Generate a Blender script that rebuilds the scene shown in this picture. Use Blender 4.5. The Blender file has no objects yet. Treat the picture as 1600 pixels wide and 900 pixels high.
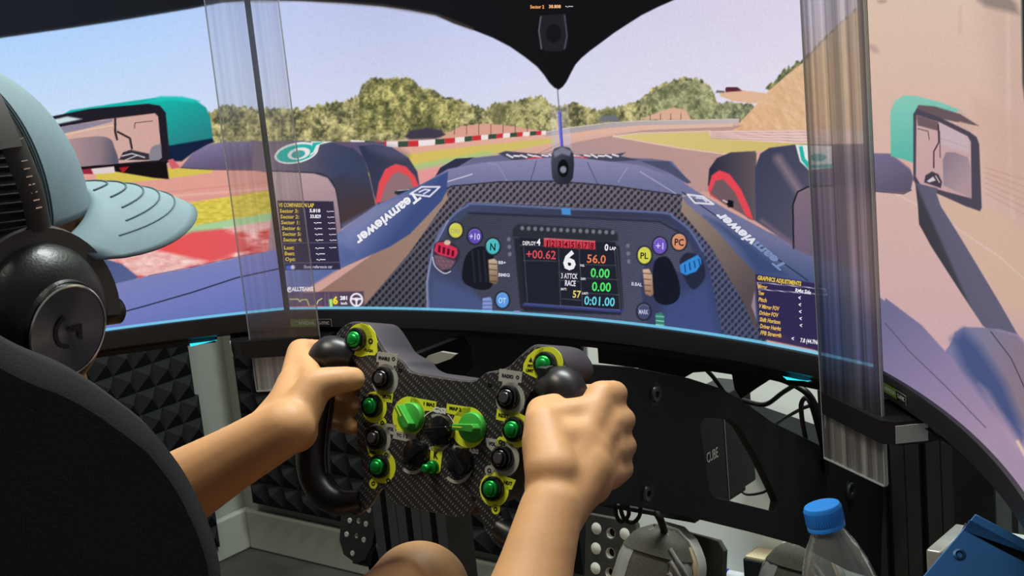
import bpy, bmesh, math, random
import numpy as np
from mathutils import Vector, Matrix, noise as mnoise

random.seed(7); rng = np.random.default_rng(7)
scn = bpy.context.scene
COL = scn.collection

# ------------------------------------------------------------------ camera
CAM = np.array([.8788, -1.1758, .1626]); YAW, PITCH, ROLL = .6829, -.2157, .0954; FPX = 2408.4
def _rot(y, p, r):
    cy, sy, cp, sp, cr, sr = math.cos(y), math.sin(y), math.cos(p), math.sin(p), math.cos(r), math.sin(r)
    return (np.array([[cy, -sy, 0], [sy, cy, 0], [0, 0, 1]]) @ np.array([[1, 0, 0], [0, cp, -sp], [0, sp, cp]])
            @ np.array([[cr, 0, sr], [0, 1, 0], [-sr, 0, cr]]))
RC = _rot(YAW, PITCH, ROLL)
cam_data = bpy.data.cameras.new('camera'); cam = bpy.data.objects.new('camera', cam_data); COL.objects.link(cam)
m = Matrix.Identity(4)
for i in range(3):
    m[i][0] = RC[i, 0]; m[i][1] = RC[i, 2]; m[i][2] = -RC[i, 1]; m[i][3] = CAM[i]
cam.matrix_world = m
cam_data.sensor_width = 36; cam_data.lens = FPX / 1600 * 36; cam_data.clip_start = .02; cam_data.clip_end = 30
scn.camera = cam

# ------------------------------------------------------------------ view, world, lights
scn.view_settings.view_transform = 'Standard'; scn.view_settings.look = 'None'
scn.view_settings.exposure = 0.0; scn.view_settings.gamma = 1.0; scn.view_settings.use_curve_mapping = False
world = bpy.data.worlds.new('room_air'); scn.world = world; world.use_nodes = True
world.node_tree.nodes['Background'].inputs[0].default_value = (.80, .86, .90, 1)
world.node_tree.nodes['Background'].inputs[1].default_value = .2
def area_light(name, loc, target, size, energy, color):
    d = bpy.data.lights.new(name, 'AREA'); d.shape = 'RECTANGLE'; d.size, d.size_y = size; d.energy = energy; d.color = color
    o = bpy.data.objects.new(name, d); COL.objects.link(o); o.location = loc
    o.rotation_euler = (Vector(target) - Vector(loc)).to_track_quat('-Z', 'Y').to_euler()
    return o
area_light('overhead_lamp', (-.35, -.75, 1.45), (-.05, -.2, -.3), (.9, .35), 24, (1, .91, .76))
area_light('overhead_lamp', (.15, .30, 1.35), (.05, .62, -.65), (.9, .3), 54, (.93, 1, .97))  # added light to brighten the whiteboard, no known fixture here

# ------------------------------------------------------------------ pixel rays used to lay things out on real planes
def ray(px, py): return RC @ np.array([(px - 800) / FPX, 1, (450 - py) / FPX])
def at(px, py, axis, val):            # point of the pixel's ray on the world plane axis = val
    d = ray(px, py); return Vector(CAM + (val - CAM[axis]) / d[axis] * d)
def att(px, py, t): return Vector(CAM + t * ray(px, py))
def project(P):
    Q = (np.asarray(P) - CAM) @ RC
    return np.stack([800 + FPX * Q[..., 0] / Q[..., 1], 450 - FPX * Q[..., 2] / Q[..., 1]], -1)

# ------------------------------------------------------------------ materials
MATS = {}
def srgb(c):
    c = np.asarray(c, float) / 255
    return np.where(c <= .04045, c / 12.92, ((c + .055) / 1.055) ** 2.4)
def mat(name, rgb, rough=.5, metal=0., var=.12, nscale=40., bump=0., bscale=200., coat=0., emit=0., trans=0., ior=1.45, stretch=None, spec=None, alpha=None, sheen=0):
    if name in MATS: return MATS[name]
    mt = bpy.data.materials.new(name); mt.use_nodes = True; nt = mt.node_tree; N = nt.nodes; L = nt.links
    b = N['Principled BSDF']; c = srgb(rgb)
    tc = N.new('ShaderNodeTexCoord'); mp = N.new('ShaderNodeMapping'); L.new(tc.outputs['Object'], mp.inputs[0])
    if stretch: mp.inputs['Scale'].default_value = stretch
    nz = N.new('ShaderNodeTexNoise'); nz.inputs['Scale'].default_value = nscale; nz.inputs['Detail'].default_value = 4
    L.new(mp.outputs[0], nz.inputs['Vector'])
    rp = N.new('ShaderNodeValToRGB'); rp.color_ramp.elements[0].position = .3; rp.color_ramp.elements[1].position = .7
    rp.color_ramp.elements[0].color = (*(c * (1 - var)), 1); rp.color_ramp.elements[1].color = (*np.minimum(c * (1 + var), 1), 1)
    L.new(nz.outputs['Fac'], rp.inputs[0]); L.new(rp.outputs[0], b.inputs['Base Color'])
    b.inputs['Roughness'].default_value = rough; b.inputs['Metallic'].default_value = metal
    b.inputs['Coat Weight'].default_value = coat; b.inputs['Transmission Weight'].default_value = trans; b.inputs['IOR'].default_value = ior
    if spec is not None: b.inputs['Specular IOR Level'].default_value = spec
    if sheen: b.inputs['Sheen Weight'].default_value = sheen
    if alpha is not None: b.inputs['Alpha'].default_value = alpha
    if emit: L.new(rp.outputs[0], b.inputs['Emission Color']); b.inputs['Emission Strength'].default_value = emit
    if bump:
        n2 = N.new('ShaderNodeTexNoise'); n2.inputs['Scale'].default_value = bscale; n2.inputs['Detail'].default_value = 3; L.new(mp.outputs[0], n2.inputs['Vector'])
        bp = N.new('ShaderNodeBump'); bp.inputs['Strength'].default_value = bump; bp.inputs['Distance'].default_value = .001
        L.new(n2.outputs['Fac'], bp.inputs['Height']); L.new(bp.outputs[0], b.inputs['Normal'])
    MATS[name] = mt; return mt

def attr_emission(name='screen_picture', strength=1.0):
    mt = bpy.data.materials.new(name); mt.use_nodes = True; nt = mt.node_tree; nt.nodes.clear()
    a = nt.nodes.new('ShaderNodeAttribute'); a.attribute_name = 'Col'
    e = nt.nodes.new('ShaderNodeEmission'); e.inputs[1].default_value = strength
    # fine pixel grille of the panel
    tc = nt.nodes.new('ShaderNodeTexCoord'); nz = nt.nodes.new('ShaderNodeTexNoise'); nz.inputs['Scale'].default_value = 420; nz.inputs['Detail'].default_value = 1
    nt.links.new(tc.outputs['Object'], nz.inputs['Vector'])
    mr = nt.nodes.new('ShaderNodeMapRange'); mr.inputs['To Min'].default_value = .93; mr.inputs['To Max'].default_value = 1.07
    nt.links.new(nz.outputs['Fac'], mr.inputs[0])
    mx = nt.nodes.new('ShaderNodeVectorMath'); mx.operation = 'SCALE'
    nt.links.new(a.outputs['Color'], mx.inputs[0]); nt.links.new(mr.outputs[0], mx.inputs['Scale'])
    o = nt.nodes.new('ShaderNodeOutputMaterial'); nt.links.new(mx.outputs[0], e.inputs[0]); nt.links.new(e.outputs[0], o.inputs[0])
    return mt

# ------------------------------------------------------------------ object helpers
def tag(o, label=None, cat=None, group=None, kind=None):
    if label: o['label'] = label
    if cat: o['category'] = cat
    if group: o['group'] = group
    if kind: o['kind'] = kind
    return o
def empty(name, mtx, label=None, cat=None, group=None, kind=None):
    o = bpy.data.objects.new(name, None); COL.objects.link(o); o.empty_display_size = .02
    o.matrix_world = mtx if isinstance(mtx, Matrix) else Matrix.Translation(Vector(mtx))
    return tag(o, label, cat, group, kind)
def frame(o, x, y, z):
    mm = Matrix.Identity(4)
    for i in range(3): mm[i][0] = x[i]; mm[i][1] = y[i]; mm[i][2] = z[i]; mm[i][3] = o[i]
    return mm
class MB:
    """collects simple shapes, links them as one mesh object"""
    def __init__(s): s.bm = bmesh.new()
    def box(s, lo, hi, mtx=None, bevel=0):
        lo, hi = Vector(lo), Vector(hi)
        vs = [s.bm.verts.new(Vector((x, y, z))) for x in (lo.x, hi.x) for y in (lo.y, hi.y) for z in (lo.z, hi.z)]
        fs = [s.bm.faces.new([vs[i] for i in q]) for q in ((0, 1, 3, 2), (4, 6, 7, 5), (0, 4, 5, 1), (2, 3, 7, 6), (0, 2, 6, 4), (1, 5, 7, 3))]
        if bevel:
            r = bmesh.ops.bevel(s.bm, geom=list({e for f in fs for e in f.edges}), offset=bevel, segments=3, affect='EDGES', profile=.5)
            vs = list({v for f in r['faces'] for v in f.verts} | {v for v in vs if v.is_valid})
        if mtx:
            for v in vs: v.co = mtx @ v.co
        return s
    def hexa(s, pts):                       # eight corners, bottom ring then top ring
        vs = [s.bm.verts.new(Vector(p)) for p in pts]
        for q in ((3, 2, 1, 0), (4, 5, 6, 7), (0, 1, 5, 4), (1, 2, 6, 5), (2, 3, 7, 6), (3, 0, 4, 7)): s.bm.faces.new([vs[i] for i in q])
        return s
    def lathe(s, prof, o=(0, 0, 0), axis=(0, 0, 1), n=28, sx=1., xdir=None):     # prof: (radius, height)
        o = Vector(o); ax = Vector(axis).normalized()
        a = (Vector(xdir) if xdir else (Vector((1, 0, 0)) if abs(ax.x) < .9 else Vector((0, 1, 0)))); a = (a - ax * a.dot(ax)).normalized(); b = ax.cross(a)
        rings = []
        for r, h in prof:
            if r <= 1e-7: rings.append([s.bm.verts.new(o + ax * h)])
            else: rings.append([s.bm.verts.new(o + ax * h + a * (math.cos(2 * math.pi * k / n) * r * sx) + b * (math.sin(2 * math.pi * k / n) * r)) for k in range(n)])
        for A, B in zip(rings, rings[1:]):
            for k in range(n):
                k2 = (k + 1) % n
                if len(A) == 1 and len(B) == 1: continue
                if len(A) == 1: s.bm.faces.new((A[0], B[k2], B[k]))
                elif len(B) == 1: s.bm.faces.new((A[k], A[k2], B[0]))
                else: s.bm.faces.new((A[k], A[k2], B[k2], B[k]))
        return s
    def cyl(s, p0, p1, r, n=20, bev=0.):
        p0, p1 = Vector(p0), Vector(p1); h = (p1 - p0).length
        pr = [(0, 0), (r - bev, 0), (r, bev), (r, h - bev), (r - bev, h), (0, h)] if bev else [(0, 0), (r, 0), (r, h), (0, h)]
        return s.lathe(pr, p0, p1 - p0, n)
    def tube(s, pts, r, n=10, closed=False, rb=None, up=None):
        pts = [Vector(p) for p in pts]; k = len(pts); rad = r if hasattr(r, '__len__') else [r] * k
        rings = []; prev = None
        for i, p in enumerate(pts):
            if closed: t = (pts[(i + 1) % k] - pts[i - 1]).normalized()
            else: t = (pts[min(i + 1, k - 1)] - pts[max(i - 1, 0)]).normalized()
            if up is not None: a = (Vector(up) - t * Vector(up).dot(t)).normalized()
            elif prev is None:
                a = Vector((0, 0, 1)) if abs(t.z) < .9 else Vector((1, 0, 0)); a = (a - t * a.dot(t)).normalized()
            else: a = (prev - t * prev.dot(t)).normalized()
            prev = a; b = t.cross(a); q = rb[i] if hasattr(rb, '__len__') else (rad[i] if rb is None else rb)
            rings.append([s.bm.verts.new(p + a * math.cos(2 * math.pi * j / n) * rad[i] + b * math.sin(2 * math.pi * j / n) * q) for j in range(n)])
        for i in range(k if closed else k - 1):
            A, B = rings[i], rings[(i + 1) % k]
            for j in range(n): s.bm.faces.new((A[j], A[(j + 1) % n], B[(j + 1) % n], B[j]))
        if not closed: s.bm.faces.new(rings[0][::-1]); s.bm.faces.new(rings[-1])
        return s
    def prism(s, poly, z0, z1, mtx=None):
        mtx = mtx or Matrix.Identity(4)
        a = [s.bm.verts.new(mtx @ Vector((x, y, z0))) for x, y in poly]; b = [s.bm.verts.new(mtx @ Vector((x, y, z1))) for x, y in poly]
        s.bm.faces.new(a[::-1]); s.bm.faces.new(b); k = len(poly)
        for i in range(k): s.bm.faces.new((a[i], a[(i + 1) % k], b[(i + 1) % k], b[i]))
        return s
    def grid(s, P):                          # P[i][j] points
        V = [[s.bm.verts.new(Vector(p)) for p in row] for row in P]
        for i in range(len(V) - 1):
            for j in range(len(V[0]) - 1): s.bm.faces.new((V[i][j], V[i + 1][j], V[i + 1][j + 1], V[i][j + 1]))
        return s
    def build(s, name, material, parent=None, smooth=None, kind=None, label=None, recalc=True):
        if recalc: bmesh.ops.recalc_face_normals(s.bm, faces=s.bm.faces[:])
        me = bpy.data.meshes.new(name); s.bm.to_mesh(me); s.bm.free()
        me.materials.append(material)
        o = bpy.data.objects.new(name, me); COL.objects.link(o)
        if parent: o.parent = parent
        if smooth is not None:
            me.polygons.foreach_set('use_smooth', [True] * len(me.polygons)); me.set_sharp_from_angle(angle=math.radians(smooth))
        return tag(o, label, None, None, kind)
def eval_mesh(o):
    dg = bpy.context.evaluated_depsgraph_get(); return bpy.data.meshes.new_from_object(o.evaluated_get(dg))
def catmull(pts, n=6, closed=True):
    P = [np.array(p, float) for p in pts]; k = len(P); out = []
    for i in range(k if closed else k - 1):
        p0 = P[(i - 1) % k] if closed or i > 0 else P[i]; p1 = P[i]; p2 = P[(i + 1) % k]; p3 = P[(i + 2) % k] if closed or i + 2 < k else P[(i + 1) % k]
        for j in range(n):
            t = j / n; out.append(.5 * ((2 * p1) + (-p0 + p2) * t + (2 * p0 - 5 * p1 + 4 * p2 - p3) * t * t + (-p0 + 3 * p1 - 3 * p2 + p3) * t ** 3))
    if not closed: out.append(P[-1])
    return [tuple(map(float, q)) for q in out]
def plate(name, loops, mtx, thick, bevel, material, parent=None, smooth=35, kind=None, label=None):
    """flat plate with holes: loops are closed 2D outlines, local z = thickness centre"""
    cu = bpy.data.curves.new(name, 'CURVE'); cu.dimensions = '2D'; cu.fill_mode = 'BOTH'; cu.extrude = thick / 2; cu.bevel_depth = bevel; cu.bevel_resolution = 1; cu.offset = -bevel
    for lp in loops:
        sp = cu.splines.new('POLY'); sp.points.add(len(lp) - 1); sp.use_cyclic_u = True
        for p, q in zip(sp.points, lp): p.co = (q[0], q[1], 0, 1)
    t = bpy.data.objects.new('tmp', cu); COL.objects.link(t); bpy.context.view_layer.update(); me = eval_mesh(t); bpy.data.objects.remove(t)
    me.name = name; me.transform(mtx); me.materials.clear(); me.materials.append(material)
    o = bpy.data.objects.new(name, me); COL.objects.link(o)
    if parent: o.parent = parent
    me.polygons.foreach_set('use_smooth', [True] * len(me.polygons)); me.set_sharp_from_angle(angle=math.radians(smooth))
    return tag(o, label, None, None, kind)
_TX = {}
def text_mesh(body, bold=0., extrude=0.):
    """unit-height lettering, baseline at 0, left aligned: (verts Nx3, faces, width)"""
    k = (body, bold, extrude)
    if k in _TX: return _TX[k]
    cu = bpy.data.curves.new('t', 'FONT'); cu.body = body; cu.size = 1.; cu.offset = bold; cu.extrude = extrude; cu.resolution_u = 2
    t = bpy.data.objects.new('tmp', cu); COL.objects.link(t); bpy.context.view_layer.update(); me = eval_mesh(t); bpy.data.objects.remove(t)
    v = np.zeros(len(me.vertices) * 3); me.vertices.foreach_get('co', v); v = v.reshape(-1, 3)
    f = [tuple(p.vertices) for p in me.polygons]; bpy.data.meshes.remove(me)
    w = v[:, 0].max() if len(v) else 1.
    v = v / .7 if False else v
    _TX[k] = (v, f, w); return _TX[k]
def flat_text(body, mtx, height, material, parent, name='lettering', bold=0., align='c', width=None, extrude=.02):
    v, f, w = text_mesh(body, bold, extrude); s = height / .7; sx = s if width is None else width / w
    v = v.copy(); off = {'c': w / 2, 'l': 0, 'r': w}[align]
    P = [mtx @ Vector(((a - off) * sx, (b - .35) * s, c * s * .0 + (.0002 if c > 0 else 0))) for a, b, c in v]
    me = bpy.data.meshes.new(name); me.from_pydata(P, [], f); me.materials.append(material)
    o = bpy.data.objects.new(name, me); COL.objects.link(o)
    if parent: o.parent = parent
    return o
# ------------------------------------------------------------------ room shell
FZ = -.90; WY = .645; WX = -1.305
def struct(name, mb, material): return mb.build(name, material, kind='structure')
m_wall = mat('wall_paint', (138, 142, 134), .85, var=.04, nscale=3, bump=.15, bscale=120)
m_floor = mat('dark_floor', (52, 50, 47), .55, var=.35, nscale=9, bump=.2, bscale=60)
struct('floor', MB().box((WX - .1, -2.6, FZ - .05), (2.2, WY + .1, FZ)), m_floor)
struct('wall_back', MB().box((WX - .1, WY, FZ), (2.2, WY + .1, 1.6)), m_wall)
struct('wall_left', MB().box((WX - .1, -2.6, FZ), (WX, WY, 1.6)), m_wall)
struct('baseboard_back', MB().box((WX + .016, WY - .016, FZ + .0), (2.2, WY, FZ + .078), bevel=.004), mat('baseboard_paint', (146, 149, 140), .6, var=.05, nscale=4))
struct('baseboard_left', MB().box((WX, -2.6, FZ + .0), (WX + .016, WY, FZ + .078), bevel=.004), MATS['baseboard_paint'])

# ------------------------------------------------------------------ monitors: three curved panels
SR, SW, SH, GAP, TURN = 1.0, .697, .392, .012, 1.0437
a0 = SW / 2 / SR; EX, EY = math.sin(a0) * SR, (math.cos(a0) - 1) * SR
def _mon_mtx(which):
    if which == 'c': return Matrix.Identity(4)
    sg = 1 if which == 'r' else -1
    rot = Matrix.Rotation(-sg * TURN, 4, 'Z')
    # panel edge nearest the centre monitor sits a gap away from its end
    g_ = GAP if which == 'r' else .0065
    tx, ty = sg * (EX + g_ * math.cos(TURN / 2)), EY - g_ * math.sin(TURN / 2)
    return Matrix.Translation((tx, ty, 0)) @ rot @ Matrix.Translation((sg * EX, -EY, 0))
MM = {k: _mon_mtx(k) for k in 'lcr'}
def scr_local(s, z, d=0.):
    a = np.asarray(s) / SR; return np.stack([(SR - d) * np.sin(a), (SR - d) * np.cos(a) - SR, np.asarray(z) + 0 * a], -1)
def scr_world(w, s, z, d=0.):
    P = scr_local(s, z, d); A = np.array(MM[w]); return P @ A[:3, :3].T + A[:3, 3]
def inv(w, px, py):                       # pixel -> (s, z) on the curved panel
    px = np.atleast_1d(px).astype(float); py = np.atleast_1d(py).astype(float)
    D = np.stack([(px - 800) / FPX, np.ones_like(px), (450 - py) / FPX], -1) @ RC.T
    A = np.linalg.inv(np.array(MM[w])); o = A[:3, :3] @ CAM + A[:3, 3]; D = D @ A[:3, :3].T
    ox, oy = o[0], o[1] + SR
    aa = D[:, 0] ** 2 + D[:, 1] ** 2; bb = ox * D[:, 0] + oy * D[:, 1]; cc = ox * ox + oy * oy - SR * SR
    t = (-bb + np.sqrt(np.maximum(bb * bb - aa * cc, 0))) / aa
    return SR * np.arctan2(ox + t * D[:, 0], oy + t * D[:, 1]), o[2] + t * D[:, 2]

# ---- the picture on the panels, drawn as a fine mesh of coloured points
class Canvas:
    def __init__(s, w, sl, zl):
        s.w, s.sl, s.zl = w, sl, zl; S, Z = np.meshgrid(sl, zl); s.shape = S.shape
        s.P = scr_local(S.ravel(), Z.ravel()); p = project(scr_world(w, S.ravel(), Z.ravel())); s.X, s.Y = p[:, 0], p[:, 1]
        s.C = np.zeros((len(s.X), 3))
def vnoise(x, y, seed=0):
    r = np.random.default_rng(seed).random((256, 256)); xi = np.floor(x).astype(int); yi = np.floor(y).astype(int); fx = x - xi; fy = y - yi
    fx = fx * fx * (3 - 2 * fx); fy = fy * fy * (3 - 2 * fy); g = lambda a, b: r[a % 256, b % 256]
    return (g(xi, yi) * (1 - fx) + g(xi + 1, yi) * fx) * (1 - fy) + (g(xi, yi + 1) * (1 - fx) + g(xi + 1, yi + 1) * fx) * fy
def fbm(x, y, seed=0, o=3):
    return sum(vnoise(x * 2 ** i, y * 2 ** i, seed + i) * .5 ** i for i in range(o)) / sum(.5 ** i for i in range(o))
A3 = lambda c: np.array(c, float)
def lin(p0, c0, p1, c1, *more):
    p0 = A3(p0); p1 = A3(p1); d = p1 - p0; stops = [(0, A3(c0))] + [(t, A3(c)) for t, c in more] + [(1, A3(c1))]; stops.sort(key=lambda q: q[0])
    ts = [q[0] for q in stops]; cs = np.array([q[1] for q in stops])
    def f(X, Y):
        t = ((X - p0[0]) * d[0] + (Y - p0[1]) * d[1]) / (d @ d); return np.stack([np.interp(t, ts, cs[:, i]) for i in range(3)], -1)
    return f
def poly_sd(X, Y, poly):
    P = np.array(poly, float); n = len(P); dd = np.full(X.shape, 1e9); ins = np.zeros(X.shape, bool)
    for i in range(n):
        a, b = P[i], P[(i + 1) % n]; e = b - a; L = e @ e
        if L < 1e-9: continue
        wx, wy = X - a[0], Y - a[1]; t = np.clip((wx * e[0] + wy * e[1]) / L, 0, 1)
        dd = np.minimum(dd, (wx - t * e[0]) ** 2 + (wy - t * e[1]) ** 2)
        if a[1] != b[1]:
            c = (a[1] > Y) != (b[1] > Y); xs = a[0] + (Y - a[1]) * e[0] / e[1]; ins ^= c & (X < xs)
    dd = np.sqrt(dd); return np.where(ins, -dd, dd)
def mix(cv, idx, a, col):
    c = col(cv.X[idx], cv.Y[idx]) if callable(col) else A3(col)
    cv.C[idx] = cv.C[idx] * (1 - a[:, None]) + c * a[:, None]
def fill(cvs, poly, col, soft=.7, alpha=1., clip=None, smooth=False):
    if smooth: poly = catmull(poly, 5)
    P = np.array(poly, float); x0, y0 = P.min(0) - soft * 2; x1, y1 = P.max(0) + soft * 2
    for cv in cvs:
        idx = np.nonzero((cv.X > x0) & (cv.X < x1) & (cv.Y > y0) & (cv.Y < y1))[0]
        if not len(idx): continue
        sd = poly_sd(cv.X[idx], cv.Y[idx], poly); a = np.clip(.5 - sd / (2 * soft), 0, 1) * alpha
        if clip is not None: a = a * np.clip(.5 - poly_sd(cv.X[idx], cv.Y[idx], clip), 0, 1)
        k = a > 0; mix(cv, idx[k], a[k], col)
def stroke(cvs, pts, w, col, soft=.6, alpha=1., smooth=False, clip=None):
    if smooth: pts = catmull(pts, 5, closed=False)
    P = np.array(pts, float); m_ = w + soft * 2; x0, y0 = P.min(0) - m_; x1, y1 = P.max(0) + m_
    for cv in cvs:
        idx = np.nonzero((cv.X > x0) & (cv.X < x1) & (cv.Y > y0) & (cv.Y < y1))[0]
        if not len(idx): continue
        X, Y = cv.X[idx], cv.Y[idx]; dd = np.full(X.shape, 1e9)
        for a, b in zip(P, P[1:]):
            e = b - a; L = max(e @ e, 1e-9); t = np.clip(((X - a[0]) * e[0] + (Y - a[1]) * e[1]) / L, 0, 1)
            dd = np.minimum(dd, (X - a[0] - t * e[0]) ** 2 + (Y - a[1] - t * e[1]) ** 2)
        a_ = np.clip(.5 - (np.sqrt(dd) - w / 2) / (2 * soft), 0, 1) * alpha
        if clip is not None: a_ = a_ * np.clip(.5 - poly_sd(X, Y, clip), 0, 1)
        k = a_ > 0; mix(cv, idx[k], a_[k], col)
def ell(cx, cy, rx, ry, rot=0, n=36, a0=0, a1=360):
    r = math.radians(rot); o = []
    for k in range(n if a1 - a0 >= 360 else n + 1):
        t = math.radians(a0 + (a1 - a0) * k / n); x, y = rx * math.cos(t), ry * math.sin(t)
        o.append((cx + x * math.cos(r) - y * math.sin(r), cy + x * math.sin(r) + y * math.cos(r)))
    return o

def axis_lines(lo, hi, vis0, vis1, step, coarse=.01):
    a = list(np.arange(lo, vis0, coarse)) if vis0 > lo else []
    b = list(np.arange(max(vis0, lo), min(vis1, hi), step)); c = list(np.arange(min(vis1, hi), hi, coarse)) + [hi]
    return np.array(sorted(set(np.round(a + b + c, 6))))
HW, HH = SW / 2, SH / 2
zt = {}
CV = {'c': Canvas('c', axis_lines(-HW, HW, -HW, HW, .00092), axis_lines(-HH, HH, -HH, .155, .00078)),
      'l': Canvas('l', axis_lines(-HW, HW, .085, HW, .00092), axis_lines(-HH, HH, -HH, .165, .0008)),
      'r': Canvas('r', axis_lines(-HW, HW, -HW, .23, .00095), axis_lines(-HH, HH, -HH, .11, .00065))}
ALL = [CV['l'], CV['c'], CV['r']]; LF, CC, RT = [CV['l']], [CV['c']], [CV['r']]; LC = [CV['l'], CV['c']]; CR = [CV['c'], CV['r']]

# sky
def sky(X, Y):
    xs = [-400, 60, 250, 380, 460, 600, 760, 900, 1080, 1300]
    cs = np.array([(158, 200, 250), (170, 208, 253), (178, 208, 250), (188, 205, 246), (193, 202, 240), (190, 197, 232), (198, 204, 238), (207, 207, 236), (214, 208, 232), (222, 212, 232)], float)
    c = np.stack([np.interp(X, xs, cs[:, i]) for i in range(3)], -1); g = np.clip((Y - 20) / 160, 0, 1)[:, None]
    return c + g * (A3((236, 236, 240)) - c) * .45
fill(LC, [(-3000, -900), (1500, -900), (1500, 260), (-3000, 260)], sky)
# ground base, far pink run-off
fill(LC, [(-3000, 205), (1500, 188), (1500, 900), (-3000, 900)], lin((800, 190), (222, 176, 158), (800, 300), (206, 160, 150)))
# trees
def foliage(base, dark, lite, sc=9., seed=3, sx=1.):
    def f(X, Y):
        n = fbm(X / sc / sx, Y / sc, seed, 4); n2 = fbm(X / 26, Y / 20, seed + 9, 2); b = fbm(X / 3.2 / sx, Y / 3.2, seed + 5, 2)
        t = np.clip((n - .5) * 3.2 + (n2 - .5) * 1.5 + (b - .5) * 1.8, -1.1, 1.15)[:, None]
        return A3(base) + np.where(t > 0, t * (A3(lite) - A3(base)), -t * (A3(dark) - A3(base)))
    return f
def ragged(top, amp, seed, step=3.):
    xs = np.arange(top[0][0], top[-1][0], step); ys = np.interp(xs, [p[0] for p in top], [p[1] for p in top])
    return [(x, y + (r - .5) * amp) for x, y, r in zip(xs, ys, np.random.default_rng(seed).random(len(xs)))]
treeL = [(300, 190), (330, 175), (345, 166), (368, 164), (400, 170), (440, 168), (470, 170), (505, 162), (545, 155), (562, 148), (565, 132), (585, 122), (600, 124), (612, 121), (632, 124), (640, 120), (652, 134), (672, 139), (690, 150), (705, 150), (730, 162), (750, 166), (757, 172), (775, 160), (800, 158), (830, 152), (845, 149), (860, 162), (880, 166), (900, 160), (912, 164), (928, 172), (960, 168), (990, 162), (1003, 150), (1015, 142), (1035, 132), (1058, 124), (1085, 122), (1105, 130), (1116, 148), (1122, 162), (1150, 170), (1180, 176), (1200, 182)]
fill(LC, ragged(treeL, 7, 1) + [(1200, 192), (1000, 192), (860, 208), (700, 212), (560, 224), (300, 226)], foliage((148, 142, 98), (84, 86, 62), (206, 196, 138)), soft=1.2)
fill(LC, ragged([(562, 150), (585, 124), (612, 122), (640, 122), (660, 140), (690, 155), (720, 165)], 6, 2) + [(720, 200), (560, 210)], foliage((128, 126, 78), (66, 72, 44), (214, 204, 126), 11, 12), soft=1.5, alpha=.75)
fill(CC, ragged([(1000, 156), (1040, 132), (1085, 124), (1110, 134), (1120, 165)], 6, 4) + [(1118, 186), (1000, 186)], foliage((132, 136, 100), (92, 98, 74), (186, 186, 140), 8, 31), soft=1.5, alpha=.8)
for x, h, c in ((785, 20, (120, 118, 80)), (812, 22, (190, 180, 120)), (843, 26, (196, 188, 128)), (950, 12, (130, 130, 96)), (1010, 20, (175, 172, 120))):
    fill(CC, ell(x, 182, 16, h), foliage(c, (90, 94, 66), (212, 206, 150), 6, int(x)), soft=4, alpha=.7)
fill(CC, [(632, 214), (640, 204), (668, 199), (690, 203), (697, 212), (680, 217), (640, 218)], (66, 60, 74), soft=2)
fill(CC, [(690, 214), (720, 197), (760, 193), (800, 197), (850, 205), (850, 214), (700, 222)], (216, 160, 140), soft=1)
fill(CC, [(1000, 186), (1030, 175), (1052, 168), (1072, 172), (1080, 187)], (218, 172, 148), soft=1.2)
for x in list(range(710, 850, 19)) + list(range(1000, 1075, 16)): stroke(CC, [(x, 194 if x < 900 else 178), (x, 210 if x < 900 else 188)], 1.2, (84, 70, 66), alpha=.8)
fill(CC, [(1125, 143), (1160, 141), (1200, 146), (1206, 150), (1180, 162), (1145, 158), (1125, 150)], (222, 180, 150), soft=1)
fill(CC, [(1133, 139), (1135, 136), (1152, 136), (1160, 142), (1134, 144)], (92, 44, 56)); fill(CC, [(1120, 141), (1132, 142), (1132, 145), (1118, 145)], (110, 110, 110))
fill(CC, ragged([(1120, 165), (1135, 158), (1150, 162), (1175, 162), (1182, 170)], 4, 8) + [(1170, 188), (1112, 188)], foliage((124, 128, 98), (84, 90, 70), (170, 170, 130), 7, 55), soft=1.2)
fill(CC, [(936, 190), (940, 181), (962, 180), (968, 190)], (110, 112, 122))
# hill at the right
def hillc(X, Y):
    n = fbm((X + Y) / 14, (Y - X) / 5, 77, 3); c = lin((1150, 200), (222, 178, 140), (1340, 60), (218, 186, 148))(X, Y)
    return c + (n[:, None] - .5) * A3((30, 30, 34))
fill(CR, ragged([(1196, 138), (1204, 130), (1212, 124), (1222, 112), (1240, 100), (1256, 92), (1300, 47), (1345, 8)], 7, 6) + [(1345, 20), (1260, 96), (1204, 142)], foliage((112, 116, 84), (74, 82, 60), (160, 160, 112), 6, 21), soft=1.2)
fill([CV['c']], [(1143, 204), (1165, 182), (1200, 143), (1232, 115), (1258, 95), (1300, 50), (1420, -60), (1420, 230), (1143, 206)], hillc, soft=1)
# grass, tracks and kerbs of the straight ahead
fill(CC, [(780, 262), (900, 222), (1000, 204), (1130, 196), (1160, 196), (1145, 203), (1115, 206), (1000, 210), (962, 213), (1130, 238), (1140, 300), (780, 300)], lin((1000, 200), (186, 148, 142), (950, 280), (176, 146, 148)))
fill(CC, [(858, 206), (960, 196), (1145, 190), (1145, 198), (1000, 203), (880, 218), (600, 242), (600, 232)], lin((700, 230), (224, 168, 150), (1100, 195), (222, 184, 166)))
fill(CC, [(960, 213), (1000, 209), (1108, 206), (1180, 216), (1275, 222), (1275, 228), (1140, 240), (1060, 230)], lin((960, 213), (216, 196, 130), (1250, 230), (206, 184, 110)))
stroke(CC, [(958, 213), (1060, 231), (1135, 241)], 2, (226, 200, 176)); stroke(CC, [(958, 213), (1000, 208), (1110, 205)], 1.6, (228, 206, 180))
fill(CC, [(1107, 205), (1300, 203), (1420, 207), (1420, 232), (1300, 226), (1200, 222), (1110, 216)], (228, 196, 188))
for k in range(4): stroke(CC, [(1110, 208 + k * 2.6), (1300, 206 + k * 5.4)], 1, (186, 150, 150), soft=.5)
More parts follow.
